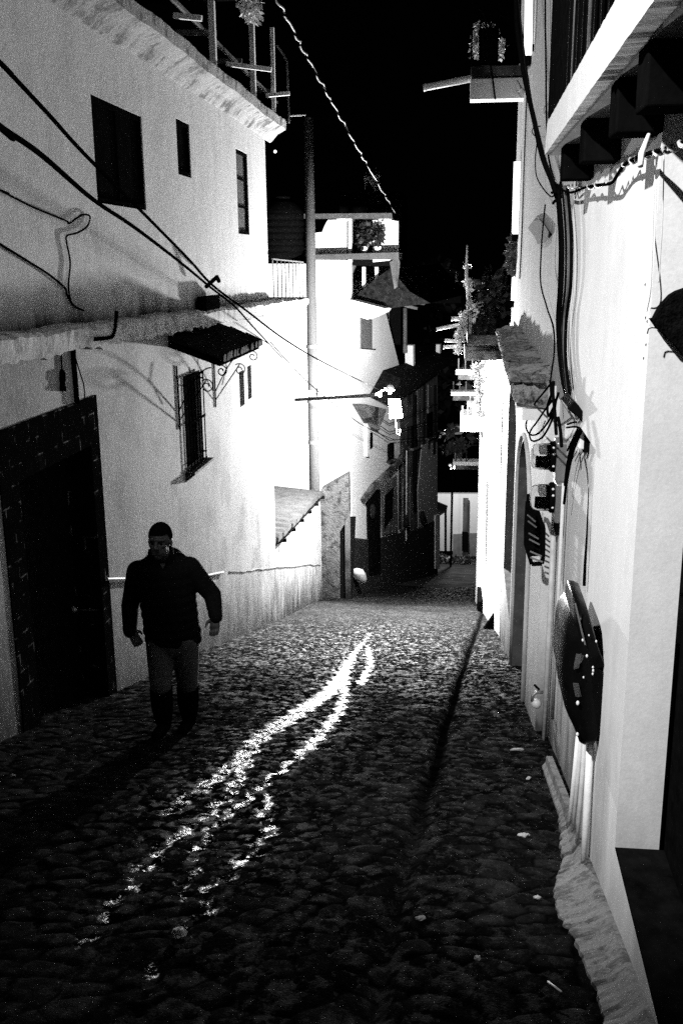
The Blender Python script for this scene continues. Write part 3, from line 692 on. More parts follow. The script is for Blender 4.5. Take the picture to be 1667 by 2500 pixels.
for x, y0_, h in ((945,1085,40),(1002,1040,55),(1040,1010,60)):
    w = F([(x,y0_),(x+13,y0_-5),(x+13,y0_+h-6),(x,y0_+h)], .05).build('window', M_BLACK, SF); F([(x-2,y0_+h),(x+16,y0_+h-7),(x+16,y0_+h-2),(x-2,y0_+h+5)], .12).build('sill', M_DIM, w)
mb = MB()
for k in range(3): mb.tube([onF(900+k*3, 1000+k*22, .3), onF(950, 1035+k*20, .22), onF(1010, 1010+k*30, .3), onF(1062, 985+k*40, .25)], .012, 5)
mb.build('wire', M_RUB, SF)
for x, y0_ in ((1031,1262),(990,1272),(909,1248)): MB().ball(onF(x, y0_, .15), (.10,.12,.22), 8, 6).build('flower_pot', M_TILED, SF)
# chest-high window with pale frame and roof odds and ends
bw = thing('balcony_window', 'dark roof window with a pale frame above the sagging tiled roof', 'window', onF(1035, 900, .2))
F([(995,846),(1073,840),(1073,890),(1000,904),(995,904)], .05, .1).build('pane', M_BLACK, bw)
mb = MB()
for a, b in (((1000,842),(1001,904)), ((1066,840),(1066,888)), ((998,900),(1068,888))): mb.bar(onF(*a, .16), onF(*b, .16), .26 if a[0] != 998 else .1, .22 if a[0] != 998 else .16)
mb.build('frame', M_WHITE, bw)
o = thing('roof_post', 'thin pale posts carrying two lit beam ends beside the white house eave', 'post', onF(990, 860, .1))
MB().bar(onF(989, 752, .1), onF(989, 862, .1), .10, .10).build('post', M_DIM, o)
for a, b in (((974,742),(1016,753)), ((1006,736),(1034,742))): MB().bar(onF(*a, .3), onF(*b, .3), .07, .07).build('beam_end', M_WHITEP, o)
# leaning white sack
p = onF(876, 1420, .22); o = MB()
a_, b_ = onF(872, 1388, .25), onF(884, 1424, .25); o.loft([[a_.lerp(b_, t) + Vector((cos(k*pi/5)*w_, sin(k*pi/5)*w_*.8, 0)) for k in range(10)] for t, w_ in ((0,.05),(.08,.15),(.35,.18),(.7,.17),(.93,.13),(1,.04))])
rebase(tag(o.build('sack', M_WHITEP, None, True), 'pale stuffed sack leaning at the foot of the dim street houses', 'sack'), b_)
# far white building at the foot of the lane
FW_ = thing('far_building', 'bright white building with two dark posts at the bottom end of the lane', 'building', onY(1120, 1360, 48))
def farq(pts, Y, d, n, m): return MB().prism([onY(x, y, Y) for x, y in pts], (0, d, 0)).build(n, m, FW_)
farq([(1060,1345),(1060,1206),(1200,1206),(1200,1345)], 48, .3, 'wall', M_WHITE)
farq([(1105,1358),(1105,1305),(1200,1300),(1200,1358)], 47.9, .09, 'skirt', simple('far_grey_skirt', .2, .8, 0, .3, 3))
farq([(1068,1242),(1068,1228),(1092,1238),(1078,1248)], 47.6, .3, 'awning', M_BLACK)
farq([(1086,1348),(1086,1246),(1090,1246),(1090,1348)], 47.7, .15, 'post', M_BLACK)
farq([(1128,1345),(1130,1218),(1143,1218),(1141,1345)], 47.5, .2, 'post', M_DIM)
farq([(1127,1345),(1127,1300),(1141,1300),(1141,1345)], 47.3, .15, 'bin', M_BLACK)
light('added_far_light', 'POINT', onY(1110, 1225, 44) + Vector((0, 0, 1.6)), 900, .1)  # added light and lamp head to brighten the far white building
fl_ = thing('added_far_lamp', 'added small lamp head to light the bottom end of the lane', 'lamp', onY(1110, 1225, 44) + Vector((0, .15, 1.75)))
MB().lathe(onY(1110, 1225, 44) + Vector((0, .15, 1.72)), (0,0,1), [(0,.16),(.08,.12),(.14,.03)], 12).build('shade', M_BLACK, fl_)
MB().tube([onY(1110, 1225, 44) + Vector((0, .15, 1.8)), onY(1110, 1225, 44) + Vector((.3, .15, 2.6)), onY(1110, 1225, 44) + Vector((2.6, .15, 2.7))], .03, 6).build('arm', M_BLACK, fl_)
q = onY(1110, 1375, 44); o = MB()
for k in range(8): o.leaves(Vector((q.x-.7+k*.2, 44+RNG.uniform(-.4,.4), q.z+.12)), (.2,.3,.28), 90, .13, .1, .1)
tag(o.build('low_plants', M_LEAF, None), kind='stuff')
q = onY(1100, 1200, 58)
tree('tree', 'big dark tree above the bright far building', (q.x, 58, -16), 3.5, (3.2,2,4.2), 2600, .5, M_LEAFD, GT)
q = onY(1165, 1200, 40); tree('tree', 'dark overhanging tree crown beside the far right wall', (q.x+.9, 40, -11), 0, (1.6,1.2,3.0), 1600, .32, M_LEAFD, GT)
# small far lamps on the hillside
GL = 'far lamps seen over the roofs'
for (x, y, Y, r, lab) in ((672,370,60,.09,'tiny bright lamp on the black hillside left of the pole'), (834,477,60,.09,'tiny far lamp just above the white house roof cap'), (1128,921,46,.12,'round glowing lamp in front of the dark trees at the lane end'), (1206,772,19,.022,'small bulb among the plants of the dark balcony')):
    p = onY(x, y, Y); t = thing('distant_lamp', lab, 'lamp', p, GL)
    MB().ball(p, r, 10, 8).build('globe', emit('far_glow_%d' % x, 2.5), t, True); MB().lathe(p+Vector((0,0,r*.9)), (0,0,1), [(0,r*.5),(r*.6,r*.4),(r*.7,.01)], 10).build('cap', M_BLACK, t)
    MB().tube([p+Vector((0,0,r*1.4)), p+Vector((0,r*3,r*2)), p+Vector((0,r*8,-r*14))], r*.18, 5).build('bracket', M_BLACK, t)
# ------------------------------------------------------------------ houses on the right
def PR(off=0., a=.60, s=.0135): return lambda u, v: Vector((a + s*u + off, u, v))
JY = 3.46; SILL = -.63
NH = thing('near_house', 'nearest house on the right with a smooth white front pier and a black raised doorway', 'house', (.65, 4, gz(4)))
mb = wall(MB(), PR(), (JY, 6.3), (-2.6, 6.5), [(4.66, 6.3, -2.6, .70)], (0, 0, 0))
mb.poly((XR(JY), JY, SILL), (XR(JY)+.165, JY, SILL), (XR(JY)+.165, JY, 6.5), (XR(JY), JY, 6.5))          # jamb
mb.poly((XR(4.66), 4.66, -2.6), (XR(4.66)+.08, 4.66, -2.6), (XR(4.66)+.08, 4.66, .7), (XR(4.66), 4.66, .7))
mb.poly((XR(4.66), 4.66, .7), (XR(4.66)+.08, 4.66, .7), (XR(6.3)+.08, 6.3, .7), (XR(6.3), 6.3, .7))
mb.poly((XR(6.3), 6.3, .7), (XR(6.3)+.2, 6.3, .7), (XR(6.3)+.2, 6.3, 6.5), (XR(6.3), 6.3, 6.5))
mb.build('wall', M_NEAR, NH)
wall(MB(), PR(.0), (-2, 2.1), (-2.6, 6.5), [], (0,0,0)).poly((XR(2.1), 2.1, SILL), (XR(2.1)+.2, 2.1, SILL), (XR(2.1)+.2, 2.1, 6.5), (XR(2.1), 2.1, 6.5)).build('wall', M_NEAR, NH)
# plinth strip under the sill, with the sill's dark stone top
ys = np.linspace(2.1, JY-.001, 18)
MB().poly((XR(2.1), 2.1, -2.6), (XR(JY), JY, -2.6), (XR(JY), JY, SILL-.001), (XR(2.1), 2.1, SILL-.001)).build('plinth', M_NEAR, NH)
mb = MB(); mb.prism([(XR(2.1)+.004, 2.1, SILL-.06), (XR(2.1)+.9, 2.1, SILL-.06), (XR(2.1)+.9, 2.1, SILL), (XR(2.1)+.004, 2.1, SILL)], (.0135*1.36, 1.358, 0)); mb.build('sill', simple('dark_sill_stone', .005, .9, 0, .8, 10, .006, .02), NH)
MB().box(.83, .90, 2.1, JY, SILL, 5).build('door', M_BLACK, NH)
# recessed grey wall that carries the meters
wall(MB(), PR(.08), (4.66, 7.45), (-3.2, .70), [], (0,0,0)).build('side_wall', M_GREYW, NH)
# rough concrete apron at the foot of the wall
mb = MB(); rings = []
for y in np.arange(1.7, 6.2, .03):
    g = -SLOPE*y; j = RNG.normal(0, .005); w = .16 + .03*sin(y*2.1) + .018*sin(y*5.3+1) + .006*sin(y*13) + j - .09*max(0, y-3.8); w = max(w, .05)
    rings.append([(XR(y)+.02, y, g-.2), (XR(y)-w, y, g-.05), (XR(y)-w*.9, y, g+.012+j*.2), (XR(y)-w*.5, y, g+.035+RNG.normal(0,.0015)), (XR(y)-.02, y, g+.085+j*.2), (XR(y)+.02, y, g+.085)])
kb = mb.loft(rings).build('kerb_apron', M_CONC, None); tag(kb, kind='structure')

# lower storey beyond: grey wall with two arched doorways, ledge on top
GH = thing('arched_house', 'grey house on the right beyond the meters with two arched doorways under a mossy ledge', 'house', (.7, 11, gz(11)))
A1 = (12.2, 14.6, -3.0, -.55, -.10); A2 = (8.95, 11.3, -4.6, -.9, -.25)      # y0,y1,bottom,spring,top
P0 = PR()
mb = wall(MB(), P0, (7.45, 15.2), (-6, .66), [(A[0], A[1], A[2], A[4]) for A in (A1, A2)], (.0, 0, 0))
rv = MB()
for A in (A1, A2):
    n = 14; c = (A[0]+A[1])/2; h = (A[1]-A[0])/2; aa = np.linspace(pi, 0, n)
    pts = [(c + h*cos(t), A[3] + (A[4]-.01-A[3])*sin(t)) for t in aa]
    for p, q in zip(pts, pts[1:]):
        mb.poly(P0(p[0], p[1]), P0(q[0], q[1]), P0(q[0], A[4]), P0(p[0], A[4]))
        dv = Vector((.13, 0, 0)); rv.poly(P0(*p), P0(*q), P0(*q)+dv, P0(*p)+dv)
    for yy in A[:2]: rv.poly(P0(yy, A[2]), P0(yy, A[3]), P0(yy, A[3])+dv, P0(yy, A[2])+dv)
    rv.poly(P0(A[0], A[2]), P0(A[1], A[2]), P0(A[1], A[2])+dv, P0(A[0], A[2])+dv)
mb.poly(P0(7.45, -6), P0(7.45, .66), P0(7.45, .66)+Vector((.09,0,0)), P0(7.45, -6)+Vector((.09,0,0)))
mb.build('wall', M_GREYW, GH); rv.build('reveal', simple('shaded_reveal', .10, .9, 0, .4, 6), GH)  # reveals coloured dark grey to carry the shade inside the arches
for A in (A1, A2):
    d = MB().prism([(XR(A[0])+.13, A[0], A[2]), (XR(A[1])+.13, A[1], A[2]), (XR(A[1])+.13, A[1], A[4]), (XR(A[0])+.13, A[0], A[4])], (.05, 0, 0)).build('door', simple('grey_door_wood', .13, .8, 0, .5), GH)
    n = 12; c = (A[0]+A[1])/2; h = (A[1]-A[0])/2+.05
    if A is A2:
        mb = MB(); pa = [Vector((XR(c+h*cos(t))-.012, c+h*cos(t), A[3]+(A[4]+.06-A[3])*sin(t))) for t in np.linspace(0, pi, n)]
        pa = [Vector((XR(c+h)-.012, c+h, A[2]))] + pa + [Vector((XR(c-h)-.012, c-h, A[2]))]
        mb.tube(pa, .022, 6); mb.build('moulding', M_GREYW, GH)
# mossy ledge
mb = MB(); rings = []
for y in np.arange(7.55, 13.6, .07):
    xo = .43 + (y-7.7)*.018; z = .66 + RNG.normal(0, .008) + .015*sin(y*4)
    rings.append([(XR(y)+.03, y, z-.17), (xo+.03+RNG.normal(0,.006), y, z-.12), (xo+RNG.normal(0,.008), y, z-.02), (xo+.02, y, z+RNG.normal(0,.006)), ((xo+XR(y))/2, y, z+.02+RNG.normal(0,.014)), (XR(y)+.05, y, z+.05+RNG.normal(0,.012))])
mb.loft(rings).build('ledge', plaster('mossy_ledge', .34, .4, .1, .4, patch=.9, patch_scale=7, bumpd=.03), GH)
mb = MB(); ys = np.arange(7.6, 13.4, .09)
for y in ys:
    for k in range(5):
        s = RNG.uniform(.02, .06); x = RNG.uniform(.46+(y-7.7)*.018, XR(y)+.03)
        mb.ball((x, y+RNG.uniform(-.09,.09), .675+RNG.uniform(0,.01)), (s, s*1.4, s*.35), 6, 4)
mb.build('moss', simple('moss_clumps', .16, .95, 0, .9, 25, .02), GH)
mb = MB(); mb.box(.47, XR(7.6)+.02, 7.6, 7.66, .47, .62); mb.box(.52, XR(7.6)+.02, 7.58, 7.66, .38, .468); mb.build('moulding_end', M_GREYW, GH)
# upper storey beyond
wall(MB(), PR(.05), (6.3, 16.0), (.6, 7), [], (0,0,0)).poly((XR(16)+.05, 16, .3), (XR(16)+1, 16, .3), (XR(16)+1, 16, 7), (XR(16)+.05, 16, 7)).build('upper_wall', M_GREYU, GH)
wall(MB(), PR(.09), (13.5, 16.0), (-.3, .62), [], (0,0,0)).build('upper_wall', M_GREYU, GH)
# far lower wall, bright in the street lamp
FR = thing('far_wall', 'blown out white house wall on the right below the street lamp', 'wall', (.75, 19, gz(19)))
SF_, SA_ = -.0185, 1.08                            # x = SA + SF*y : comes slightly into the lane
pw = lambda u, v: Vector((SA_ + SF_*u, u, v))
t0, t1 = onX(1240, 877, SA_, SF_), onX(1185, 880, SA_, SF_)
mb = MB(); mb.poly(pw(15.2, -7), pw(24.2, -9), pw(24.2, t1.z-.05), pw(t1.y, t1.z), pw(t0.y, t0.z), pw(15.2, t0.z+.02))
mb.poly(pw(15.2, -7), pw(15.2, t0.z+.02), Vector((1.2, 15.2, t0.z+.02)), Vector((1.2, 15.2, -7)))
mb.poly(pw(24.2, -9), pw(24.2, t1.z-.05), Vector((2.5, 24.2, t1.z-.05)), Vector((2.5, 24.2, -9))); mb.build('wall', M_WHITE, FR)
def R_(x, y, off=0.): return onX(x, y, SA_+off, SF_)
p, q = R_(1188, 1175, -.04), R_(1194, 1480, -.04); MB().tube([p, Vector((q.x, p.y, q.z))], .035, 8).build('downpipe', M_PIPE, FR)
mb = MB(); c = R_(1180, 1050); mb.box(c.x-.52, c.x+.02, c.y-.1, c.y+.9, c.z-.02, c.z+.30); mb.build('balcony_box', M_WHITE, FR)
mb = MB(); mb.box(c.x-.50, c.x, c.y-.08, c.y+.88, c.z+.3, c.z+.34)
for k in range(5): mb.box(c.x-.5+k*.12, c.x-.47+k*.12, c.y-.08, c.y-.05, c.z+.34, c.z+.56)
mb.build('balcony_rail', M_DIM, FR)
d = R_(1187, 1320, -.03); MB().box(d.x-.1, d.x+.1, d.y+1.2, d.y+2.2, -8.6, -5.6).build('door', M_BLACK, FR)
d = R_(1226, 980, -.012); MB().box(d.x-.004, d.x+.02, d.y-.03, d.y+.03, d.z-1.2, d.z).build('crack_strip', M_DIM, FR)
# ------------------------------------------------------------------ near balcony over the lane
NB = thing('near_balcony', 'white edged balcony slab projecting above the nearest right house with dark joists and boards', 'balcony', (XR(4), 4, 2.15))
xo = lambda y: .40 + .0135*y
mb = MB(); rings = []
for y in np.arange(.6, 5.92, .04):
    j = RNG.normal(0, .0025)
    rings.append([(XR(y)+.02, y, 2.15+j), (xo(y)+j, y, 2.14+j), (xo(y), y, 2.30+j*.5), (XR(y)+.02, y, 2.31)])
mb.loft(rings).build('slab', plaster('fascia_paint', .64, .1, .05, .08), NB)
MB().box(xo(6)+.02, XR(6), .6, 5.88, 2.128, 2.14).build('soffit_board', simple('dark_soffit', .10, .9, 0, .5, 7), NB)  # board in a darker grey than the slab above it
for (x, y) in ((1488, 138), (1411, 258), (1363, 325), (1560, 20)):
    p = onX(x, y, .42, .0135)
    MB().box(xo(p.y)+.05, XR(p.y), p.y, p.y+.16, 1.96, 2.127).build('joist', M_WOODD, NB, False, .006)
MB().box(xo(3)+.03, xo(3)+.06, .6, 5.75, 2.305, 3.9).build('board_panel', M_BLACK, NB)
for k in range(16):
    y = 2.6 + k*.2; MB().tube([(xo(y)+.012, y, 2.305), (xo(y)+.012, y, 3.3)], .009, 6).build('baluster', M_METALG if k in (7, 10, 12) else M_GLOSS, NB, True)  # three paler bars stand in for highlights on the black railing
MB().bar((xo(2.4)+.012, 2.4, 3.32), (xo(5.8)+.012, 5.8, 3.32), .03, .04).build('handrail', M_GLOSS, NB)
GB = 'round white bulbs under the near balcony'
for (x, y, lab) in ((1416,294,'upper outer bulb hanging off the middle joist of the near balcony'),(1451,328,'upper inner bulb on the middle joist of the near balcony, closer to the wall'),(1370,354,'lower outer bulb under the last joist of the near balcony, nearest its white edge'),(1397,383,'lowest bulb under the last joist of the near balcony')):
    P = onX(x, y, .52 if x in (1416, 1370) else .57, .0135); t = thing('glass_bulb', lab, 'bulb', P, GB)
    MB().ball(P, (.013,.013,.016), 10, 8).build('globe', M_WHITEP, t, True); MB().lathe(P+Vector((0,0,.012)), (0,0,1), [(0,.008),(.03,.008),(.031,.001)], 8).build('socket', M_RUB, t)
# wires along the right wall
GW = 'wires on the right hand house fronts'
def rc(pts, off, r, mat, lab, n=6): return wall_cable('wall_wire', pts, .60-off, r, mat, lab, GW, .0135, n)
for i, (dx, r, m, lab) in enumerate(((0,.013,M_RUB,'thickest black wire of the upright bundle on the right wall'),(9,.008,M_GLOSS,'shiny black wire at the right of the upright bundle'),(-7,.007,M_RUB,'outer left black wire of the upright bundle'),(16,.008,M_DIM,'grey flex at the right edge of the upright bundle'),(22,.010,M_RUB,'dark wire pressed against the white pier beside the bundle'))):
    k = dx
    rc([(1362+k,455),(1368+k,520),(1372+k,600),(1370+k,700),(1364+k*.8,780),(1366+k*.6,860),(1374+k*.5,930),(1384+k*.3,975)], .035+.004*(i % 3), r, m, lab)
rc([(1330,500),(1324,560),(1320,620),(1319,690),(1334,750),(1350,800),(1352,860),(1343,930),(1344,980)], .03, .006, M_RUB, 'single loose wire wandering left of the upright bundle')
rc([(1310,350),(1306,390),(1309,430),(1325,460),(1345,480),(1356,470)], .06, .005, M_RUB, 'short wire bowing out left of the wire knot')
rc([(1318,308),(1304,311),(1298,320),(1304,331),(1318,332)], .03, .005, M_RUB, 'small curled wire end left of the slanting bundle')
rc([(1361,458),(1390,470),(1420,460),(1450,453),(1490,447),(1507,425),(1525,400),(1555,385),(1590,372),(1615,366)], .05, .007, M_RUB, 'black wire swagged across the top of the white pier')
tp = [(1385,455),(1400,455),(1440,457),(1480,446),(1510,420),(1530,395),(1560,388),(1600,372),(1640,362),(1680,345)]
PP = [onX(a, b, .555, .0135) for a, b in tp]; Q = []
for i in range(len(PP)-1):
    for k in range(16): Q.append(PP[i].lerp(PP[i+1], k/16))
o = MB(); o.tube([q+Vector((.009*cos(i*.7+sin(i*.2)), .0, .009*sin(i*.7+sin(i*.2)))) for i, q in enumerate(Q)], .0055, 5)
rebase(tag(o.build('twisted_flex', M_CABLEW, None, True), 'pale twisted flex festooned across the top of the white pier', 'cable', GW), Q[0])
for i, (k, lab) in enumerate(((0, 'left thin wire hanging down the white pier'), (22, 'right thin wire hanging down the white pier'))):
    rc([(1598+k,372),(1596+k,470),(1593+k,560),(1588+k,640 if k else 700),(1578+k,760) if not k else (1607,690)], .01, .0018, M_PIPE, lab, 5)
o = MB(); a_, b_ = onX(1583, 328, .53, .0135), onX(1562, 405, .50, .0135); o.tube([a_, a_.lerp(b_, .5)+Vector((-.008,0,-.01)), b_], [.006,.010,.009], 8)
rebase(tag(o.build('plastic_strip', M_WHITEP, None, True), 'short white plastic strip hanging under the near balcony soffit', 'strip'), a_)
# slanting bundle from above into the wire knot
for i, (x0, lab) in enumerate(((1258,'thick black wire slanting down past the far balcony to the wire knot'),(1266,'thin black wire beside the thick slanting one'),(1262,'shiny wire twined along the thick slanting wire'))):
    px_cable('slanting_wire', [(x0,-20),(x0+3+i*2,60),(x0+20,180),(1302+i*2,290),(1322+i*3,380),(1345+i*2,440),(1356,470)], 9.5, 7.0, (.020,.008,.010)[i], (.016,.007,.008)[i], (M_RUB, M_RUB, M_GLOSS)[i], lab, GW)
wall_cable('wall_wire', [(1330,0),(1331,100),(1332,180),(1333,280),(1338,380),(1352,440)], .62, .008, M_RUB, 'black wire running straight down the grey upper wall to the knot', GW, .0135)
wall_cable('wall_wire', [(1288,190),(1284,260),(1281,340),(1278,420),(1275,520),(1272,600),(1268,680)], .63, .010, M_DIM, 'dim wire down the corner of the grey upper wall', GW, .0135)
kn = MB(); c = onX(1360, 460, .57, .0135)
for k in range(9):
    a = RNG.normal(size=3)*.035; kn.tube([c+Vector((a[0]*.5, a[1], a[2]*1.6)), c+Vector((RNG.normal()*.02, RNG.normal()*.03, RNG.normal()*.04)), c+Vector((-a[2]*.4, a[0], -.05-abs(a[1])))], .010, 6)
rebase(tag(kn.build('wire_knot', M_RUB, None, True), 'tangled knot of black taped wires at the corner of the grey upper wall', 'wire knot'), c)
# torn plaque on the grey upper wall
q = [onX(x, y, .625, .0135) for x, y in ((1290,556),(1302,541),(1318,535),(1330,548),(1342,565),(1340,580),(1330,592),(1314,596),(1308,580))]
o = MB().prism(q, (-.012, 0, 0)); rebase(tag(o.build('plaque', simple('torn_card', .035, .9, 0, .6, 20), None), 'torn dark square plate on the grey upper wall behind a wire', 'plate'), q[0])
# coil of slack wire over the meters
for pts, r, lab in (([(1345,935),(1325,960),(1305,985),(1290,1015),(1283,1040),(1292,1060),(1310,1060),(1330,1040),(1345,1015),(1352,990)], .007, 'outer drooping loop of slack wire above the meters'),
                    ([(1350,975),(1330,1000),(1310,1030),(1295,1050),(1292,1065),(1300,1077),(1320,1070),(1335,1050),(1350,1015),(1356,980)], .007, 'lower loop of slack wire above the meters'),
                    ([(1342,930),(1345,960),(1336,990),(1338,1015),(1352,990),(1362,960)], .008, 'small inner loop of slack wire above the meters'),
                    ([(1350,930),(1349,960),(1353,1000),(1355,1030),(1357,1060)], .010, 'straight black drop wire entering the upper meter'),
                    ([(1362,1020),(1366,1045),(1368,1060),(1370,1090)], .010, 'short black lead behind the upper meter')):
    wall_cable('meter_wire', pts, .60-.10, r, M_RUB, lab, GW, .0135)
for i, (pts, lab) in enumerate((([(1428,1030),(1412,1055),(1396,1085),(1385,1130),(1378,1185)], 'slack flex leaving the black cap nearest the wall box'), ([(1420,1045),(1402,1090),(1391,1130),(1382,1180),(1376,1230)], 'longest flex sweeping from the black cap to the lower meter'), ([(1410,1045),(1396,1075),(1384,1100)], 'short flex end under the black cap'),
        ([(1384,1036),(1400,1031),(1424,1030)], 'upper of two cross wires under the black cap'), ([(1382,1044),(1404,1042),(1420,1048)], 'lower of two cross wires under the black cap'))):
    wall_cable('cap_wire', pts, .60+.02, .009 if i < 2 else .006, M_RUB, lab, GW, .0135)
q = [onY(1250+x*.1594, 950+y*.1594, 5.25) for x, y in ((830,290),(880,240),(940,175),(1000,230),(1060,310),(1120,430),(1160,560),(1170,612),(1080,530),(1000,430),(920,370))]
o = MB().prism(q, (.0, .35, 0)); rebase(tag(o.build('cable_cap', M_GLOSS, None, False, .006), 'black curved cable entry cap below the white pier', 'cable cap'), q[0])
jb = thing('junction_box', 'small pale junction box with a dark rim beside the black cable cap', 'junction box', onX(1427, 1075, .66, .0135))
c = onX(1427, 1075, .66, .0135); MB().box(c.x-.035, c.x+.03, c.y-.05, c.y+.05, c.z-.045, c.z+.045).build('body', M_WHITEP, jb, False, .008)
MB().box(c.x-.012, c.x+.035, c.y-.062, c.y+.062, c.z-.06, c.z+.052).build('back_plate', M_BLACK, jb)
# electric meters
def glass():
    m, t, b = nt('meter_glass'); b.inputs['Base Color'].default_value = (.95,.95,.95,1); b.inputs['Roughness'].default_value = .03
    b.inputs['Transmission Weight'].default_value = 1.; b.inputs['IOR'].default_value = 1.12; return m
M_GLASS = glass()
def meter(name, lab, px_, py_):
    c = onX(px_, py_, .68, .0135); t = thing(name, lab, 'electric meter', c, 'electric meters on the right wall')
    X = Vector((-1, 0, 0)); c = Vector(c)
    MB().box(c.x-.07, c.x+.02, c.y-.11, c.y+.11, c.z-.16, c.z+.12).build('base_box', M_METALG, t, False, .012)
    MB().box(c.x-.055, c.x+.02, c.y-.09, c.y+.09, c.z-.25, c.z-.162).build('terminal_box', M_BLACK, t, False, .01)
    MB().lathe(c+X*.06, X, [(0,.095),(.012,.108),(.035,.108),(.045,.098)], 24).build('ring', M_BLACK, t)
    for k in (-.5, .35, .8): 
        MB().ball(c+X*.085+Vector((0,-.105*cos(k),.105*sin(k))), (.010,.012,.009), 8, 6).build('seal', M_WHITEP, t, True)
    MB().lathe(c+X*.09, X, [(0,.096),(.09,.092),(.125,.082),(.140,.06),(.145,.01)], 24).build('glass_dome', M_GLASS, t, True)
    MB().box(c.x-.19, c.x-.09, c.y-.05, c.y+.05, c.z-.07, c.z-.005).build('register', M_BLACK, t, False, .004)
    MB().box(c.x-.13, c.x-.09, c.y-.055, c.y+.05, c.z+.0, c.z+.06).build('frame', M_BLACK, t)
    MB().box(c.x-.175, c.x-.13, c.y-.055, c.y+.05, c.z+.022, c.z+.06).build('dial_plate', M_PAPER, t)
    MB().lathe(c+X*.10+Vector((0,0,-.062)), (0,0,1), [(0,.05),(.004,.05)], 16).build('disc', M_METALG, t)
    return t
meter('electric_meter', 'upper glass domed electric meter under the coil of wire', 1378, 1115)
meter('electric_meter', 'lower glass domed electric meter just above the black louvre', 1376, 1215)
# louvre box lower left of the meters
lv = thing('louvre_vent', 'black slatted steel vent frame projecting from the right wall below the lower meter', 'vent', onX(1320, 1370, .6, .0135))
g0 = [onY(x, y, 7.2) for x, y in ((1287,1224),(1300,1222),(1306,1232),(1326,1290),(1325,1360),(1322,1376),(1297,1377),(1283,1330),(1283,1290))]
fr = MB()
for a, b_ in ((0,1),(1,2),(2,3),(3,4),(4,5),(5,6),(6,7),(7,8),(8,0)): fr.bar(g0[a], g0[b_], .03, .018, (0,1,0))
fr.build('frame', M_BLACK, lv)
for k in range(9):
    t = k/8; a = onY(1285+8*t, 1240+118*t, 7.2); b_ = onY(1303+20*t, 1258+112*t, 7.2)
    MB().bar(a+Vector((0,-.03,0)), b_+Vector((0,-.02,.0)), .006, .012, (0,.4,1)).build('slat', M_METALG if k % 3 else M_GLOSS, lv)
MB().prism([v + Vector((.01,.20,0)) for v in g0], (0, .04, 0)).build('back', M_BLACK, lv)
# the black bulging meter housing with mesh, and its conduits
BX = thing('meter_housing', 'broken black bulging plastic housing with wire mesh on the pier above the conduits', 'housing', onX(1440, 1640, .6, .0135))
OUT = [(350,150),(310,320),(290,350),(215,440),(175,560),(150,800),(130,1100),(160,1250),(180,1420),(215,1620),(300,1800),(350,1920),(390,2030),(450,2060),(560,2060),(640,1960),(640,1840),(700,1250),(735,970),(690,960),(590,880),(710,860),(620,600),(550,340),(500,190),(440,160)]
def bx(x, y, Y): return onY(1340+x*.17857, 1440+y*.17857, Y)
cx_, cy_ = 440, 1100
OS = []                                            # outline with its left flank rounded off
for i, (x, y) in enumerate(OUT):
    OS.append((x, y)); x2, y2 = OUT[(i+1) % len(OUT)]
    if i < 11:
        x0_, y0_ = OUT[i-1]; x3, y3 = OUT[i+2]
        for t in (.33, .66): OS.append((.5*((2*x)+(x2-x0_)*t+(2*x0_-5*x+4*x2-x3)*t*t+(3*x-x0_-3*x2+x3)*t**3), .5*((2*y)+(y2-y0_)*t+(2*y0_-5*y+4*y2-y3)*t*t+(3*y-y0_-3*y2+y3)*t**3)))
rings = []
for Y, s in ((4.00, .62), (4.015, .76), (4.04, .88), (4.08, .96), (4.14, 1.0), (4.40, 1.0), (4.46, .9)):
    rings.append([bx(cx_+(x-cx_)*(s if x < 480 else 1), cy_+(y-cy_)*(.5+.5*s), 4.12) + Vector((0, Y-4.12, 0)) for x, y in OS])
MB().loft(rings).build('cover', M_GLOSS, BX, True)
def strip(name, pts, w, mat, Y=4.0, r=None):
    MB().tube([bx(x, y, Y) for x, y in pts], r or w, 5).build(name, mat, BX)
strip('edge_highlight', [(352,185),(400,390),(440,560),(490,750)], .004, M_METALG, 3.985)  # pale strip stands in for the highlight along the cover
mb = MB()
for k in range(7):
    x = 345 + k*17; mb.tube([bx(x-10, 1075-k*14, 3.985), bx(x+25, 870+k*4, 3.985)], .0007, 4)
for k in range(12):
    y = 880 + k*17; mb.tube([bx(335+max(0, (1010-y)*.25), y+14, 3.985), bx(440-(k*3), y-6, 3.985)], .0007, 4)
for k in range(5):
    x = 325 + k*17; mb.tube([bx(x, 1275, 3.985), bx(x+40, 1460, 3.985)], .0007, 4)
for k in range(9):
    y = 1275 + k*22; mb.tube([bx(322+k*4, y, 3.985), bx(398+k, y+12, 3.985)], .0007, 4)
mb.build('mesh', M_METALG, BX)
for (x, y, r) in ((457,688,.0045),(513,905,.005),(467,1197,.0035),(640,705,.004),(541,622,.003),(388,1548,.007),(383,1975,.006),(595,1060,.004),(598,1105,.0045),(592,1150,.004)):
    MB().ball(bx(x, y, 3.985), (r, r, r*1.6), 8, 6).build('rivet', M_WHITEP, BX, True)
MB().prism([bx(x, y, 4.2) for x, y in ((545,2070),(636,2080),(615,2330),(590,2330),(600,2160),(555,2200))], (0, .1, 0)).build('foot_bracket', M_BLACK, BX)
GC = 'conduits below the black housing'
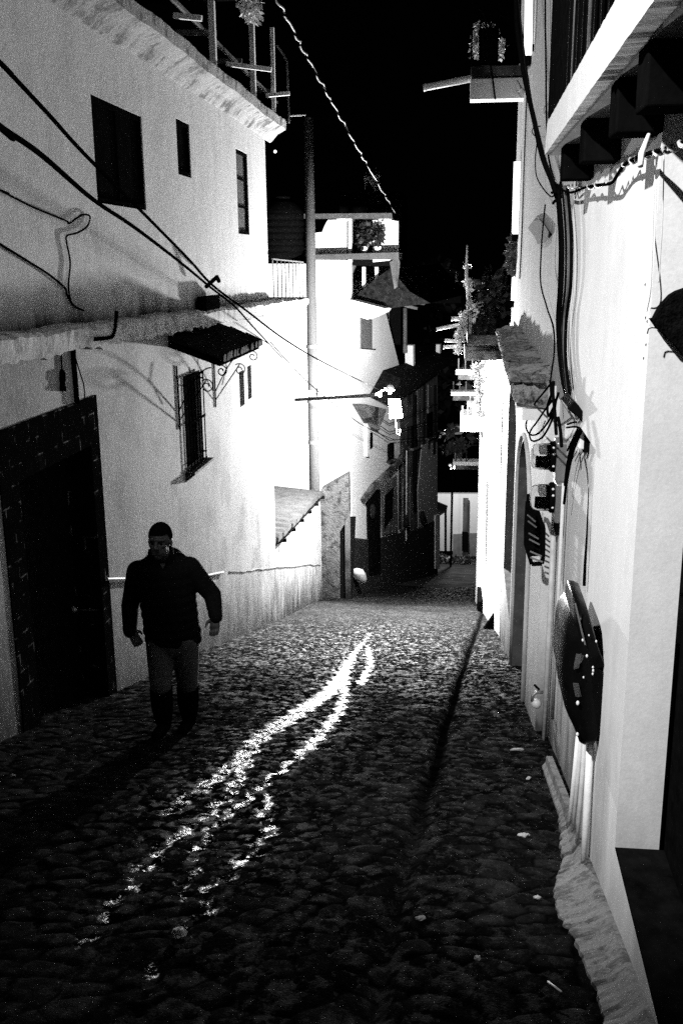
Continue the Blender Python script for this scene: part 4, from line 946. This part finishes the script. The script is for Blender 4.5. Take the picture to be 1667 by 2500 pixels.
for (x0, y0, x1, y1, r, m, lab) in ((1410,1800,1386,2055,.012,M_WHITEP,'leftmost pale conduit under the black housing'),(1417,1806,1396,2060,.010,M_PIPE,'thin grey conduit second from the left under the black housing'),(1427,1806,1406,2090,.011,M_PIPE,'grey conduit third from the left under the black housing'),(1440,1806,1424,2128,.017,M_WHITEP,'widest white conduit reaching lowest under the black housing')):
    a_, b_ = onX(x0, y0, .575, .0135), onX(x1, y1, .575, .0135); b_ = Vector((a_.x, a_.y, b_.z)) if False else b_
    o = MB().tube([a_, a_.lerp(b_, .5), b_], r, 10); rebase(tag(o.build('conduit', m, None, True), lab, 'conduit', GC), a_)
# vertical pipes and ribs on the recessed grey wall
GP2 = 'downpipes on the grey wall'
for (x0, y0, x1, y1, r, m, lab) in ((1352,1260,1325,1830,.020,M_PIPE,'pale downpipe running from the lower meter to the ground'),(1375,1180,1338,1700,.012,M_GREYW,'slim painted pipe right of the pale downpipe'),(1330,1390,1313,1690,.014,M_PIPE,'short downpipe below the louvre with a tap')):
    a_ = onX(x0, y0, .645, .0135); b_ = onX(x1, y1, .645, .0135); b_ = Vector((XR(a_.y)+.045, a_.y, b_.z))
    o = MB().tube([a_, b_], r, 10); rebase(tag(o.build('downpipe', m, None, True), lab, 'pipe', GP2), a_)
wt = thing('water_tap', 'small brass tap and round valve on the short downpipe', 'tap', onX(1325, 1690, .63, .0135)); c = wt.location.copy()
MB().tube([c, c+Vector((-.05,0,.0)), c+Vector((-.08,-.02,-.02)), c+Vector((-.08,-.02,-.07))], .014, 8).build('spout', M_METALG, wt, True); MB().ball(c+Vector((-.05,-.02,-.09)), .04, 10, 8).build('valve', M_PIPE, wt, True)
MB().tube([c+Vector((-.03,0,.02)), c+Vector((-.07,0,.06))], .01, 6).build('lever', M_BLACK, wt)
o = MB().tube([onX(1436,1190,.655,.0135), onX(1432,1300,.655,.0135), onX(1427,1380,.655,.0135), onX(1425,1430,.655,.0135)], [.002,.005,.008,.009], 6); rebase(tag(o.build('black_cable', M_RUB, None, True), 'straight black cable in the recess edge of the white pier', 'cable', GW), onX(1436,1190,.655,.0135))
# ragged black metal disc sign seen on the jamb
q = [(1590,780),(1598,776),(1604,762),(1612,748),(1626,732),(1638,720),(1652,712),(1667,705),(1700,695),(1730,720),(1745,780),(1740,840),(1715,880),(1690,890),(1667,868),(1650,846),(1632,826),(1618,812),(1606,804),(1598,797)]
Qd = [onY(x + RNG.normal(0,1), y + RNG.normal(0,1), 3.38) for x, y in q]
ds = thing('metal_disc', 'ragged black sheet metal disc fixed edgewise to the white door jamb', 'metal disc', onY(1640, 800, 3.40))
MB().prism(Qd, (0, .05, 0)).build('plate', simple('rusted_sheet', .006, .95, 0, .9, 30, .01, 0), ds)
MB().tube([onY(x, y, 3.40) for x, y in ((1612,806),(1600,801),(1590,800),(1582,803),(1579,815))], .0022, 5).build('wire', M_RUB, ds)
for x, y in ((1576,776),(1580,785),(1577,842),(1575,695),(1571,875)): MB().ball(onX(x, y, XR(0)+.001, .0135), (.004,.004,.006), 6, 5).build('nail', M_RUB, ds)
# ------------------------------------------------------------------ far balconies on the right
def ybox(x0, y0, x1, y1, Y, d):                   # block whose camera-facing end has these corners
    a, b = onY(x0, y1, Y), onY(x1, y0, Y); return (a.x, b.x, Y, Y+d, a.z, b.z)
FB = thing('far_balcony', 'pale concrete balcony high on the grey upper wall carrying a ragged plant', 'balcony', onY(1215, 240, 14.2))
MB().box(*ybox(1147, 188, 1300, 243, 14.2, .30)).build('slab', M_WHITE, FB, False, .01)
MB().box(*ybox(1149, 158, 1300, 187, 14.23, .25)).build('parapet', M_DIM, FB)
mb = MB(); p = onY(1200, 160, 14.2); mb.tube([onY(1197,158,14.19), onY(1203,200,14.19), onY(1208,243,14.19)], .012, 5); mb.build('crack_strip', M_BLACK, FB)
mb = MB(); 
for k in range(7):
    x = 1150 + k*21; a = onY(x, 158, 14.3); mb.tube([a, a+Vector((0,0,.95))], .012, 5)
b0 = onY(1150, 158, 14.3); b1 = onY(1276, 158, 14.3); mb.bar(b0+Vector((0,0,.95)), b1+Vector((0,0,.95)), .03, .03); mb.build('railing', M_BLACK, FB)
wall_cable('stray_wire', [(1256,196),(1252,208),(1258,220),(1266,222),(1270,212),(1262,198),(1256,196)], .55, .008, M_DIM, 'curled wire loop against the far balcony face', GW, .0135)
p = onY(1190, 157, 14.36)
pt = thing('balcony_plant', 'ragged pale leaved plant in a black pot on the far balcony', 'plant', p)
MB().lathe(p, (0,0,1), [(0,.12),(.36,.13),(.38,.14),(.42,.14),(.43,.1)], 14).build('pot', M_BLACK, pt, True)
mb = MB()
for k in range(6): a = k*1.05; mb.tube([p+Vector((0,0,.4)), p+Vector((.15*cos(a), .1*sin(a), .6)), p+Vector((.27*cos(a), .15*sin(a), .55+.1*(k%3)))], .01, 5)
mb.build('stem', M_WOODD, pt)
mb = MB()
for x, y, n in ((1165,92,26),(1172,68,20),(1192,72,24),(1202,85,22),(1160,112,18),(1222,110,14),(1220,128,10),(1166,132,8)): mb.leaves(onY(x, y, 14.75), (.07,.08,.09), n*4, .055, .5, .2)
mb.build('foliage', M_LEAFP, pt)
def rod(x0, y0, x1, y1, Y, r, lab, grp, name='drain_spout'):
    a, b = onY(x0, y0, Y), onY(x1, y1, Y); o = MB(); n = (b-a).normalized()
    o.tube([a, b], r, 12); o.tube([a+n*.0-n*.012, a+n*.03], r*1.06, 12); rebase(tag(o.build(name, M_WHITEP, None, True), lab, 'drain spout', grp), b)
GD = 'drain spouts jutting over the lane on the right'
rod(1035, 214, 1150, 192, 14.6, .045, 'long white drain spout jutting left from the far balcony', GD)
rod(1103, 778, 1142, 776, 18.5, .040, 'short thick white drain spout, topmost of the stack by the dark balcony', GD)
rod(1067, 803, 1126, 792, 18.5, .032, 'longest slanting drain spout by the dark balcony', GD)
rod(1087, 831, 1122, 833, 18.5, .030, 'third drain spout down by the dark balcony', GD)
rod(1083, 847, 1122, 845, 18.5, .030, 'lowest drain spout by the dark balcony', GD)
# upright lit tubes at the corner
GT2 = 'upright tube lamps on the corner of the grey upper wall'
for (xa, ya, xb, yb, Y, r, lab) in ((1290,-20,1288,137,12.2,.045,'upper lit tube lamp standing upright on the grey upper wall'),(1263,395,1258,572,14.6,.055,'middle lit tube lamp at the far edge of the grey upper wall'),(1256,662,1253,734,15.2,.04,'lowest short lit tube lamp above the dark box')):
    a, b = onY(xa, ya, Y), onY(xb, yb, Y); b = Vector((a.x, a.y, b.z)); b = onY(xb, yb, Y)
    t = thing('tube_lamp', lab, 'tube lamp', b, GT2)
    MB().tube([a, b+(a-b)*.03, b], [r, r, r*.7], 12).build('tube', emit('tube_glow', 1.6), t, True); MB().lathe(b+Vector((0,0,-.10)), (0,0,1), [(0,r*.7),(.02,r*.95),(.1,r*.95)], 12).build('socket', M_BLACK, t)
    MB().box(b.x+r, b.x+r+.12, Y-.02, Y+.03, b.z+.05, b.z+.12).build('clip', M_BLACK, t)
c = onY(1258, 618, 15.0); hb = thing('hanging_basket', 'dark bushy hanging basket at the far edge of the grey upper wall', 'basket', c)
mb = MB(); mb.leaves(c, (.13,.13,.30), 500, .09, .6, .3); mb.ball(c, (.10,.10,.26), 10, 8); mb.build('foliage', M_LEAF, hb)
MB().tube([c+Vector((0,0,.2)), c+Vector((0,0,.5)), c+Vector((.12,0,.55))], .01, 5).build('hook', M_BLACK, hb)
# dark balcony with plants below
DB = thing('dark_balcony', 'low dark balcony crowded with plants beyond the mossy ledge', 'balcony', onY(1190, 840, 17.6))
MB().box(*ybox(1140, 818, 1232, 843, 17.6, 1.8)).build('slab', M_DIM, DB, False, .02)
MB().box(*ybox(1133, 856, 1228, 880, 18.0, 1.6)).build('lower_slab', M_DIM, DB, False, .02)
MB().box(*ybox(1190, 736, 1262, 816, 17.8, 1.2)).build('cabinet', M_BLACK, DB, False, .02)
mb = MB()
for k in range(6): x = 1142+k*10; a = onY(x, 818, 17.7); mb.tube([a, a+Vector((0,0,.7))], .010, 5)
mb.build('railing', M_BLACK, DB)
p = onY(1146, 815, 17.9); cp = thing('climbing_plant', 'tall thin pale stalk plant rising from the corner of the dark balcony', 'plant', p)
MB().tube([onY(x, y, 17.9) for x, y in ((1147,815),(1146,770),(1144,720),(1141,700),(1138,670),(1139,630),(1140,598)) ], [.05,.05,.05,.035,.03,.02,.014], 7).build('stem', M_LEAFP, cp, True)
mb = MB()
for x, y, n, s in ((1143,690,14,.12),(1139,650,8,.08),(1128,800,60,.12),(1122,825,50,.12),(1130,775,40,.1),(1118,850,30,.1),(1140,790,20,.1)): mb.leaves(onY(x, y, 17.9), (.08,.08,.12), n*4, s*.5, .2, .1)
mb.build('foliage', M_LEAFP, cp)
for (x, y, r, n, m, lab) in ((1166,738,.16,60,M_LEAFP,'small pale leaved plant standing left of the black cabinet'), (1200,700,.28,320,M_LEAFD,'bushy dark plant above the black cabinet'), (1180,775,.16,120,M_LEAFD,'low dark plant at the foot of the pale stalk plant')):
    q = onY(x, 815, 17.7); potted('balcony_pot_plant', lab, q, r, max(.4, onY(x, y, 17.7).z-q.z+.2), m, n, .14, .10, 'plants crowding the dark balcony')
# flowers and creepers below the slabs
q = onY(1162, 935, 19.5); cr = thing('hanging_creeper', 'pale creeper hanging from the lower slab of the dark balcony beside the white wall', 'plant', q)
mb = MB()
for x, y, n in ((1160,905,30),(1170,930,40),(1172,960,30),(1166,985,24),(1170,1010,20),(1176,890,20)): mb.leaves(onY(x, y, 19.5), (.10,.12,.16), n*4, .065, .6, .1)
mb.build('foliage', M_LEAFP, cr)
MB().tube([onY(1166, 880, 19.5), onY(1170, 950, 19.5), onY(1172, 1020, 19.5)], .012, 5).build('stem', M_WOODD, cr)
q = onY(1105, 1100, 42); fp = thing('garden_bush', 'dim flowering bush below the trees at the lane end', 'bush', (q.x, 42, gz(42)))
mb = MB(); mb.tube([(q.x, 42, gz(42)), (q.x, 42, q.z)], .05, 6); mb.build('trunk', M_WOODD, fp)
mb = MB()
for x, y, n in ((1095,1060,40),(1110,1085,60),(1120,1100,60),(1090,1095,40),(1130,1085,30),(1100,1050,30)): mb.leaves(onY(x, y, 42), (.3,.3,.22), n, .22, .1, .1)
mb.build('foliage', M_LEAF, fp)
# railing bits on the far roofs
rr = thing('roof_railing', 'pale broken railing on a black roof right of the white house', 'railing', onY(1080, 690, 34))
for x0, y0, x1, y1 in ((1048,688,1098,687),(1062,664,1061,690),(1113,662,1114,688)): MB().tube([onY(x0, y0, 34), onY(x1, y1, 34)], .045, 6).build('rail' if x0 == 1048 else 'post', M_PALE, rr)
MB().box(onY(1030,700,34).x, onY(1125,700,34).x, 33.9, 36, onY(1080,740,34).z, onY(1080,692,34).z).build('roof_block', M_BLACK, rr)

# small lit fragments down the slope between the two rows
GF = 'little lit walls among the trees at the lane end'
for (x0, y0, x1, y1, Y, lab) in ((1092,1040,1128,1062,43,'largest lit garden wall fragment among the dark trees'),(1070,1055,1086,1070,44,'small lit wall fragment left of the largest one'),(1098,1138,1118,1146,45,'thin pale ledge just above the far white building'),(1020,955,1031,985,41,'narrow upright lit strip near the sagging roof end')):
    a, b = onY(x0, y1, Y), onY(x1, y0, Y); w = thing('garden_wall', lab, 'wall', (a.x, Y, a.z), GF)
    MB().prism([(a.x, Y, a.z), (b.x, Y, a.z+.05), (b.x-.05, Y, b.z), (a.x+.08, Y, b.z-.03)], (.05, .25, 0)).build('masonry', M_WHITE, w)
    MB().box(a.x-.05, b.x+.03, Y-.03, Y+.3, b.z, b.z+.06).build('coping', M_DIM, w)

GLD = 'little ledges stepping down beyond the dark balcony'
for (x0, y0, x1, y1, Y, lab) in ((1112,903,1150,914,25,'highest small lit ledge right of the round glowing lamp'),(1100,957,1140,966,27,'second small lit ledge down, below the round glowing lamp'),(1140,985,1176,992,24,'narrow ledge just above the bright balcony box'),(1105,1128,1170,1136,30,'lowest lit ledge over the black gap above the far building')):
    a, b = onY(x0, y1, Y), onY(x1, y0, Y); w = thing('wall_ledge', lab, 'ledge', (a.x, Y, a.z), GLD)
    MB().box(a.x, b.x+.5, Y, Y+.5, a.z, b.z).build('slab', M_WHITE, w); MB().box(a.x+.06, b.x+.5, Y+.05, Y+.4, a.z-.14, a.z-.002).build('bracket', M_DIM, w)
    for k in range(3): MB().box(a.x+.05+k*.17, a.x+.08+k*.17, Y+.02, Y+.05, b.z, b.z+.28).build('baluster', M_DIM, w)
# ------------------------------------------------------------------ the man walking up the lane
def remesh(mb, name, mat, vox, it, parent, post=None):
    o = mb.build(name, mat, parent, True)
    m = o.modifiers.new('r', 'REMESH'); m.mode = 'VOXEL'; m.voxel_size = vox; m.use_smooth_shade = True
    s = o.modifiers.new('s', 'SMOOTH'); s.iterations = it; s.factor = .5
    me = bpy.data.meshes.new_from_object(o.evaluated_get(bpy.context.evaluated_depsgraph_get()))
    o.modifiers.clear(); o.data = me; me.name = name
    if not me.materials: me.materials.append(mat)
    me.polygons.foreach_set('use_smooth', [True]*len(me.polygons))
    return o
def cap(mb, pts, rs, sx=1., sy=1.):               # chain of tapered rounded segments
    P = [Vector(p) for p in pts]
    for i in range(len(P)-1):
        a, b = P[i], P[i+1]; d = b-a; n = 6
        mb.tube([a + d*(k/n) for k in range(n+1)], [rs[i]+(rs[i+1]-rs[i])*k/n for k in range(n+1)], 14)
    for p, r in zip(P, rs): mb.ball(p, r, 14, 10)
FT = onG(428, 1795); MY = FT.y
def J(x, y, dy=0.): return onY(x, y, MY+dy)
man = thing('person', 'man in a black high collared jacket and grey trousers walking up the lane', 'person', (FT.x, MY, gz(MY)))
head = J(391, 1323, -.15); S = Vector
pel, chest, neck = J(420, 1560), J(405, 1430, -.02), J(395, 1374, -.06)
shL, shR = J(338, 1396, -.01), J(463, 1387, -.01)
elL, wrL = J(318, 1478, .05), J(318, 1538, -.10)
elR, wrR = J(519, 1452, .04), J(527, 1502, -.06)
hiL, hiR = J(392, 1575), J(452, 1572)
knL, knR = J(393, 1672, -.12), J(458, 1668, .06)
anL, anR = J(400, 1776, .04), J(462, 1762, .28)
b = MB()
b.ball(head+S((0,.015,.035)), (.077,.095,.098), 20, 16)           # skull
b.ball(head+S((0,-.035,-.045)), (.058,.058,.070), 16, 12)         # face and jaw
b.ball(head+S((0,-.062,-.092)), (.028,.024,.022), 10, 8)          # chin
cap(b, [head+S((0,-.088,.022)), head+S((0,-.112,-.018))], [.010,.016])   # nose
b.ball(head+S((-.013,-.100,-.022)), .009, 8, 6); b.ball(head+S((.013,-.100,-.022)), .009, 8, 6)
cap(b, [head+S((-.045,-.070,.034)), head+S((0,-.083,.036)), head+S((.045,-.070,.034))], [.013,.015,.013])   # brow
for s in (-1, 1):
    b.ball(head+S((s*.042,-.066,-.012)), (.020,.016,.016), 10, 8)        # cheekbone
    b.ball(head+S((s*.079,.012,-.005)), (.010,.020,.032), 10, 8)         # ear
cap(b, [head+S((-.024,-.084,-.055)), head+S((.024,-.084,-.055))], [.007,.007]); cap(b, [head+S((-.02,-.084,-.066)), head+S((.02,-.084,-.066))], [.008,.008])
cap(b, [head+S((0,.01,-.06)), neck+S((0,.02,-.03))], [.056,.062])
cap(b, [chest+S((0,0,.05)), chest+S((0,0,-.12)), pel], [.11,.11,.11]); cap(b, [shL, chest+S((0,.02,.10)), shR], [.075,.10,.075])
for sh, el, wr in ((shL, elL, wrL), (shR, elR, wrR)): cap(b, [sh, el], [.056,.042]); cap(b, [el, wr], [.042,.028])
for hi, kn, an in ((hiL, knL, anL), (hiR, knR, anR)): cap(b, [hi, kn], [.085,.056]); cap(b, [kn, kn.lerp(an, .35), an], [.055,.056,.036])
def hand(wr, tip, side, cy):                       # palm, four curled fingers of different length, thumb off the side
    d = (tip-wr).normalized(); lat = S((side, 0, 0)); lat = (lat - d*lat.dot(d)).normalized(); nrm = d.cross(lat)
    if nrm.y > 0: nrm = -nrm
    pc = wr + d*.045
    for u in (-.024, -.008, .008, .024): cap(b, [wr+lat*u*.6+d*.005, wr+d*.085+lat*u], [.016,.014])
    for k, (u, L) in enumerate(((-.030,.062),(-.010,.074),(.010,.078),(.029,.070))):
        a0 = wr+d*.088+lat*u; a1 = a0+d*L*.45-nrm*.004*k+nrm*.010; a2 = a1+(d*.75+nrm*.55).normalized()*L*.32; a3 = a2+(d*.35+nrm*.9).normalized()*L*.26
        cap(b, [a0, a1, a2, a3], [.0092,.0086,.0078,.0064])
    t0 = wr+d*.03+lat*.030; t1 = t0+d*.028+lat*.026+nrm*.012; t2 = t1+d*.030+lat*.006+nrm*.014
    cap(b, [t0, t1, t2], [.013,.010,.0078])
hand(wrL, J(338, 1570, -.15), 1, 0); hand(wrR, J(524, 1540, -.10), -1, 0)
body = remesh(b, 'body', M_SKIN, .0055, 3, man)
for s in (-1, 1): MB().ball(head+S((s*.031,-.080,.008)), (.010,.007,.006), 10, 8).build('eye', M_BLACK, man, True)
h = MB(); h.ball(head+S((0,.020,.040)), (.084,.102,.099), 22, 18); 
hv = MB()
for v in h.v: pass
o = remesh(h, 'hair', simple('black_hair', .003, .9, 0, .4, 60, .004, 0.), .006, 1, man)
import bmesh as _bm
q = _bm.new(); q.from_mesh(o.data); hl = head - man.location
def _cut(c):                                     # hairline: straight over the brow, down the temples, behind the ears, nape
    x, y, z = c.x-hl.x, c.y-hl.y, c.z-hl.z
    line = .062 - .10*max(0, abs(x)-.045) if y < -.03 else (.062 - (y+.03)/.05*.085 if y < .02 else (-.023 - (y-.02)*.7))
    return z < line
_bm.ops.delete(q, geom=[v for v in q.verts if _cut(v.co)], context='VERTS'); q.to_mesh(o.data); q.free()
# jacket: one continuous garment with sleeves, hem and standing collar
j = MB()
cap(j, [shL+S((.012,0,-.005)), neck+S((-.05,.03,-.03)), neck+S((.05,.03,-.03)), shR+S((-.012,0,-.005))], [.082,.088,.088,.082])
for k in range(9):
    t = k/8; c = neck.lerp(pel, .12+t*.88); w = .205 + .012*sin(t*3) + (.012 if t > .85 else 0); dd = .150 + .012*sin(t*4)
    j.ball(c + S((.004, .02, 0)), (w, dd, .10), 20, 12)
for sh, el, wr in ((shL, elL, wrL), (shR, elR, wrR)):
    cap(j, [sh, sh.lerp(el, .55), el], [.086,.074,.066]); cap(j, [el, el.lerp(wr, .5), wr+(wr-el).normalized()*.012], [.066,.060,.050])
    for t in (.25, .6, .9): j.ball(el.lerp(wr, t)+S((0,-.01,0)), (.064-.010*t,)*3, 10, 8)
for a in np.linspace(0, 2*pi, 16, endpoint=False): cap(j, [neck+S((.082*cos(a), .02+.075*sin(a), -.03)), neck+S((.080*cos(a), -.012+.092*sin(a), .098+.012*sin(a)))], [.020,.013])
j.ball(neck+S((.01,.115,.0)), (.13,.07,.09), 14, 10); cap(j, [neck+S((-.10,.06,.0)), neck+S((.0,.10,.02)), neck+S((.12,.06,.01))], [.045,.06,.05])
jk = remesh(j, 'jacket', M_JACKET, .010, 4, man)
c = J(398, 1380, -.165); mbz = MB(); mbz.add([c+S((-.016,0,.014)), c+S((.018,0,.010)), c+S((.002,-.006,-.022))], [(0,1,2)]); mbz.prism([c+S((-.016,-.01,.014)), c+S((.018,-.01,.010)), c+S((.002,-.014,-.022))], (0, .012, 0)); mbz.build('shirt', M_TROUSER, man)
# trousers and boots
t_ = MB()
t_.ball(pel+S((0,.01,-.03)), (.175,.125,.12), 18, 12)
for hi, kn, an in ((hiL, knL, anL), (hiR, knR, anR)): cap(t_, [hi+S((0,0,.02)), hi.lerp(kn, .5), kn, kn.lerp(an, .4)], [.108,.096,.080,.068])
remesh(t_, 'trousers', M_TROUSER, .010, 4, man)
for an, kn in ((anL, knL), (anR, knR)):            # tall rubber boots
    f = MB(); g = gz(an.y)
    cap(f, [kn.lerp(an, .10), kn.lerp(an, .5), S((an.x, an.y+.01, an.z+.06)), S((an.x, an.y+.015, g+.07))], [.086,.082,.066,.056]); cap(f, [S((an.x, an.y+.03, g+.045)), S((an.x, an.y-.10, g+.035+.03)), S((an.x, an.y-.19, g+.03+.055))], [.046,.048,.038])
    remesh(f, 'boot', M_BLACK, .008, 2, man)
# ------------------------------------------------------------------ litter on the lane
GLT = 'scraps of litter on the lane'
def scrap(x, y, w, l, rot, lab, flat=.3):
    p = onG(x, y); o = MB(); n = 9; c = Vector((p.x, p.y, float(ground_z(np.array([p.x]), np.array([p.y]))[0])+.012))
    o.loft([[c + Vector(((w*k_*cos(a)*RNG.uniform(.6,1.2))*cos(rot)-(l*k_*sin(a))*sin(rot), (w*k_*cos(a))*sin(rot)+(l*k_*sin(a)*RNG.uniform(.7,1.2))*cos(rot), zz + RNG.normal(0,.002) - SLOPE*(l*k_*sin(a)))) for a in np.linspace(0, 2*pi, n, endpoint=False)] for k_, zz in ((.9,0),(1,.006),(.7,.014*flat*3),(.2,.016*flat*3))])
    rebase(tag(o.build('litter', M_PAPER, None), lab, 'litter', GLT), c)
scrap(438, 2294, .030, .034, .4, 'crumpled white scrap alone in the dark cobbles at lower left', .6)
scrap(1262, 1831, .06, .014, .15, 'long pale wet scrap beside the right wall, farthest of the litter')
scrap(1289, 1905, .022, .014, .9, 'small pale scrap below the long wet one by the right wall')
scrap(1276, 2050, .034, .018, .2, 'torn pale scrap in front of the conduits')
scrap(1310, 2203, .016, .012, .1, 'small white chip left of the rough kerb')
scrap(1027, 2260, .022, .012, .1, 'white flake in the middle of the near cobbles')
scrap(1164, 2355, .012, .02, .3, 'tiny pale crumb nearest the drinking straw')
scrap(32, 1890, .02, .012, 0, 'lone pale scrap at the far left edge of the lane')
p, q = onG(1335, 2421), onG(1368, 2446); o = MB().tube([p+Vector((0,0,.04)), q+Vector((0,0,.04))], .0035, 8); rebase(tag(o.build('drinking_straw', M_WHITEP, None, True), 'white drinking straw lying on the near lane by the kerb', 'straw'), p)
st = onG(1208, 1535); o = MB(); q = [Vector((st.x-.22, st.y, st.z-.03)), Vector((st.x+.12, st.y, st.z-.03)), Vector((st.x+.14, st.y, st.z+.34)), Vector((st.x+.02, st.y, st.z+.36))]
o.prism(q, (0, .3, -.09)); rebase(tag(o.build('wedge_stone', M_BLACK, None, False, .02), 'dark wedge shaped stone leaning at the foot of the right wall', 'stone'), st)
